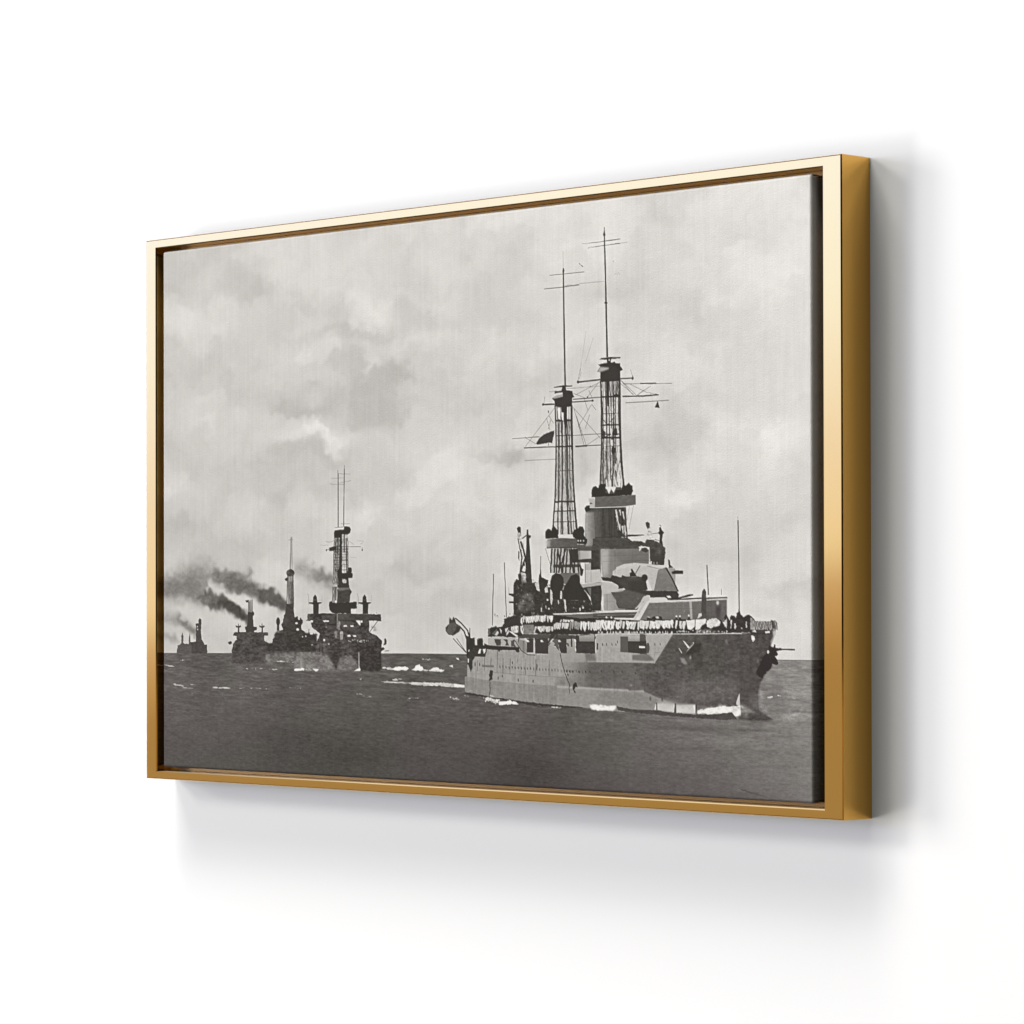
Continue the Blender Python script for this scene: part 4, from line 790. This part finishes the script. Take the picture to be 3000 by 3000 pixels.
# ---------------------------------------------------------------- canvas mesh carrying the print as ink colour
CW, CH = CX1 - CX0, CZ1 - CZ0
GR = 0.0042; CDEP = 0.027              # edge radius and depth of the stretched canvas
def axis(Lc, n):
    a = np.linspace(GR, Lc - GR, n); th = np.linspace(0, math.pi / 2, 6)[1:]
    hi_p = Lc - GR + GR * np.sin(th); hi_y = GR * (1 - np.cos(th)); hi_u = Lc - GR + GR * th
    dd = np.linspace(0, CDEP - GR, 7)[1:]
    hp = np.concatenate([hi_p, np.full(6, Lc)]); hy = np.concatenate([hi_y, GR + dd]); hu = np.concatenate([hi_u, hi_u[-1] + dd])
    p = np.concatenate([Lc - hp[::-1], a, hp]); y = np.concatenate([hy[::-1], np.zeros(n), hy]); u = np.concatenate([Lc - hu[::-1], a, hu])
    return p, y, u, len(hp)
px_, yx_, ux_, ex = axis(CW, 1480); pz_, yz_, uz_, ez = axis(CH, 880)
nx, nz = len(px_), len(pz_)
X3 = CX0 + np.broadcast_to(px_[None], (nz, nx)); Z3 = CZ1 - np.broadcast_to(pz_[:, None], (nz, nx)); Y3 = CY + yx_[None] + yz_[:, None]
co = np.stack([X3, Y3, Z3], 2).reshape(-1, 3).astype(np.float32)
mir = lambda u, Lc: np.where(u < 0, -u, np.where(u > Lc, 2 * Lc - u, u))
uu = np.clip(mir(ux_, CW) / CW * PW - .5, 0, PW - 1.001); vv = np.clip(mir(uz_, CH) / CH * PH - .5, 0, PH - 1.001)
SM = INK
def samp(A):
    ui = uu.astype(int); vi = vv.astype(int); fu = (uu - ui)[None]; fv = (vv - vi)[:, None]
    a = A[vi][:, ui]; b_ = A[vi][:, ui + 1]; c_ = A[vi + 1][:, ui]; d_ = A[vi + 1][:, ui + 1]
    return (a * (1 - fu) + b_ * fu) * (1 - fv) + (c_ * (1 - fu) + d_ * fu) * fv
g = samp(SM); mv = samp(TINT)
rgb = np.stack([g + 3.0 + 2.0 * mv, g - 2.0 * mv, g - 4.5 + 2.5 * mv], 2) / 255.0
lin = np.where(rgb < .04045, rgb / 12.92, ((rgb + .055) / 1.055) ** 2.4) * 0.817
rgba = np.concatenate([lin, np.ones((nz, nx, 1))], 2).reshape(-1).astype(np.float32)
ii, jj = np.meshgrid(np.arange(nz - 1), np.arange(nx - 1), indexing='ij')
cx = (jj < ex) | (jj >= nx - 1 - ex); cz = (ii < ez) | (ii >= nz - 1 - ez)
inx = (jj >= ex - 5) & (jj < nx - 1 - ex + 5); inz = (ii >= ez - 5) & (ii < nz - 1 - ez + 5)
keep = ~(cx & cz) | (inx & inz)
ii, jj = ii[keep], jj[keep]
qd = np.stack([ii * nx + jj, (ii + 1) * nx + jj, (ii + 1) * nx + jj + 1, ii * nx + jj + 1], 1).astype(np.int32)
used = np.zeros(nx * nz, bool); used[qd.ravel()] = True
remap = np.cumsum(used) - 1; qd = remap[qd].astype(np.int32); co = co[used]; rgba = rgba.reshape(-1, 4)[used]
me = bpy.data.meshes.new('canvas')
me.vertices.add(len(co)); me.vertices.foreach_set('co', co.ravel())
me.loops.add(qd.size); me.loops.foreach_set('vertex_index', qd.ravel())
me.polygons.add(len(qd)); me.polygons.foreach_set('loop_start', np.arange(0, qd.size, 4, dtype=np.int32)); me.polygons.foreach_set('loop_total', np.full(len(qd), 4, np.int32))
me.polygons.foreach_set('use_smooth', np.ones(len(qd), bool))
me.update(calc_edges=True)
ca = me.color_attributes.new('ink', 'FLOAT_COLOR', 'POINT'); ca.data.foreach_set('color', rgba.ravel())
canvas = bpy.data.objects.new('canvas', me); COL.objects.link(canvas); canvas.parent = root
canvas['label'] = 'monochrome photograph of a line of battleships at sea, printed on woven canvas'
m, t, b = material('printed_canvas')
at = t.nodes.new('ShaderNodeAttribute'); at.attribute_name = 'ink'
c = t.nodes.new('ShaderNodeTexCoord'); mp = t.nodes.new('ShaderNodeMapping'); mp.inputs['Scale'].default_value = (620, 620, 380)
t.links.new(c.outputs['Object'], mp.inputs['Vector'])
n = t.nodes.new('ShaderNodeTexNoise'); n.inputs['Scale'].default_value = 1.0; n.inputs['Detail'].default_value = 2.0; t.links.new(mp.outputs[0], n.inputs['Vector'])
bp = t.nodes.new('ShaderNodeBump'); bp.inputs['Strength'].default_value = 0.4; bp.inputs['Distance'].default_value = 0.0012
t.links.new(n.outputs['Fac'], bp.inputs['Height']); t.links.new(bp.outputs['Normal'], b.inputs['Normal'])
t.links.new(at.outputs['Color'], b.inputs['Base Color']); b.inputs['Roughness'].default_value = 0.85; b.inputs['Specular IOR Level'].default_value = 0.05
me.materials.append(m)
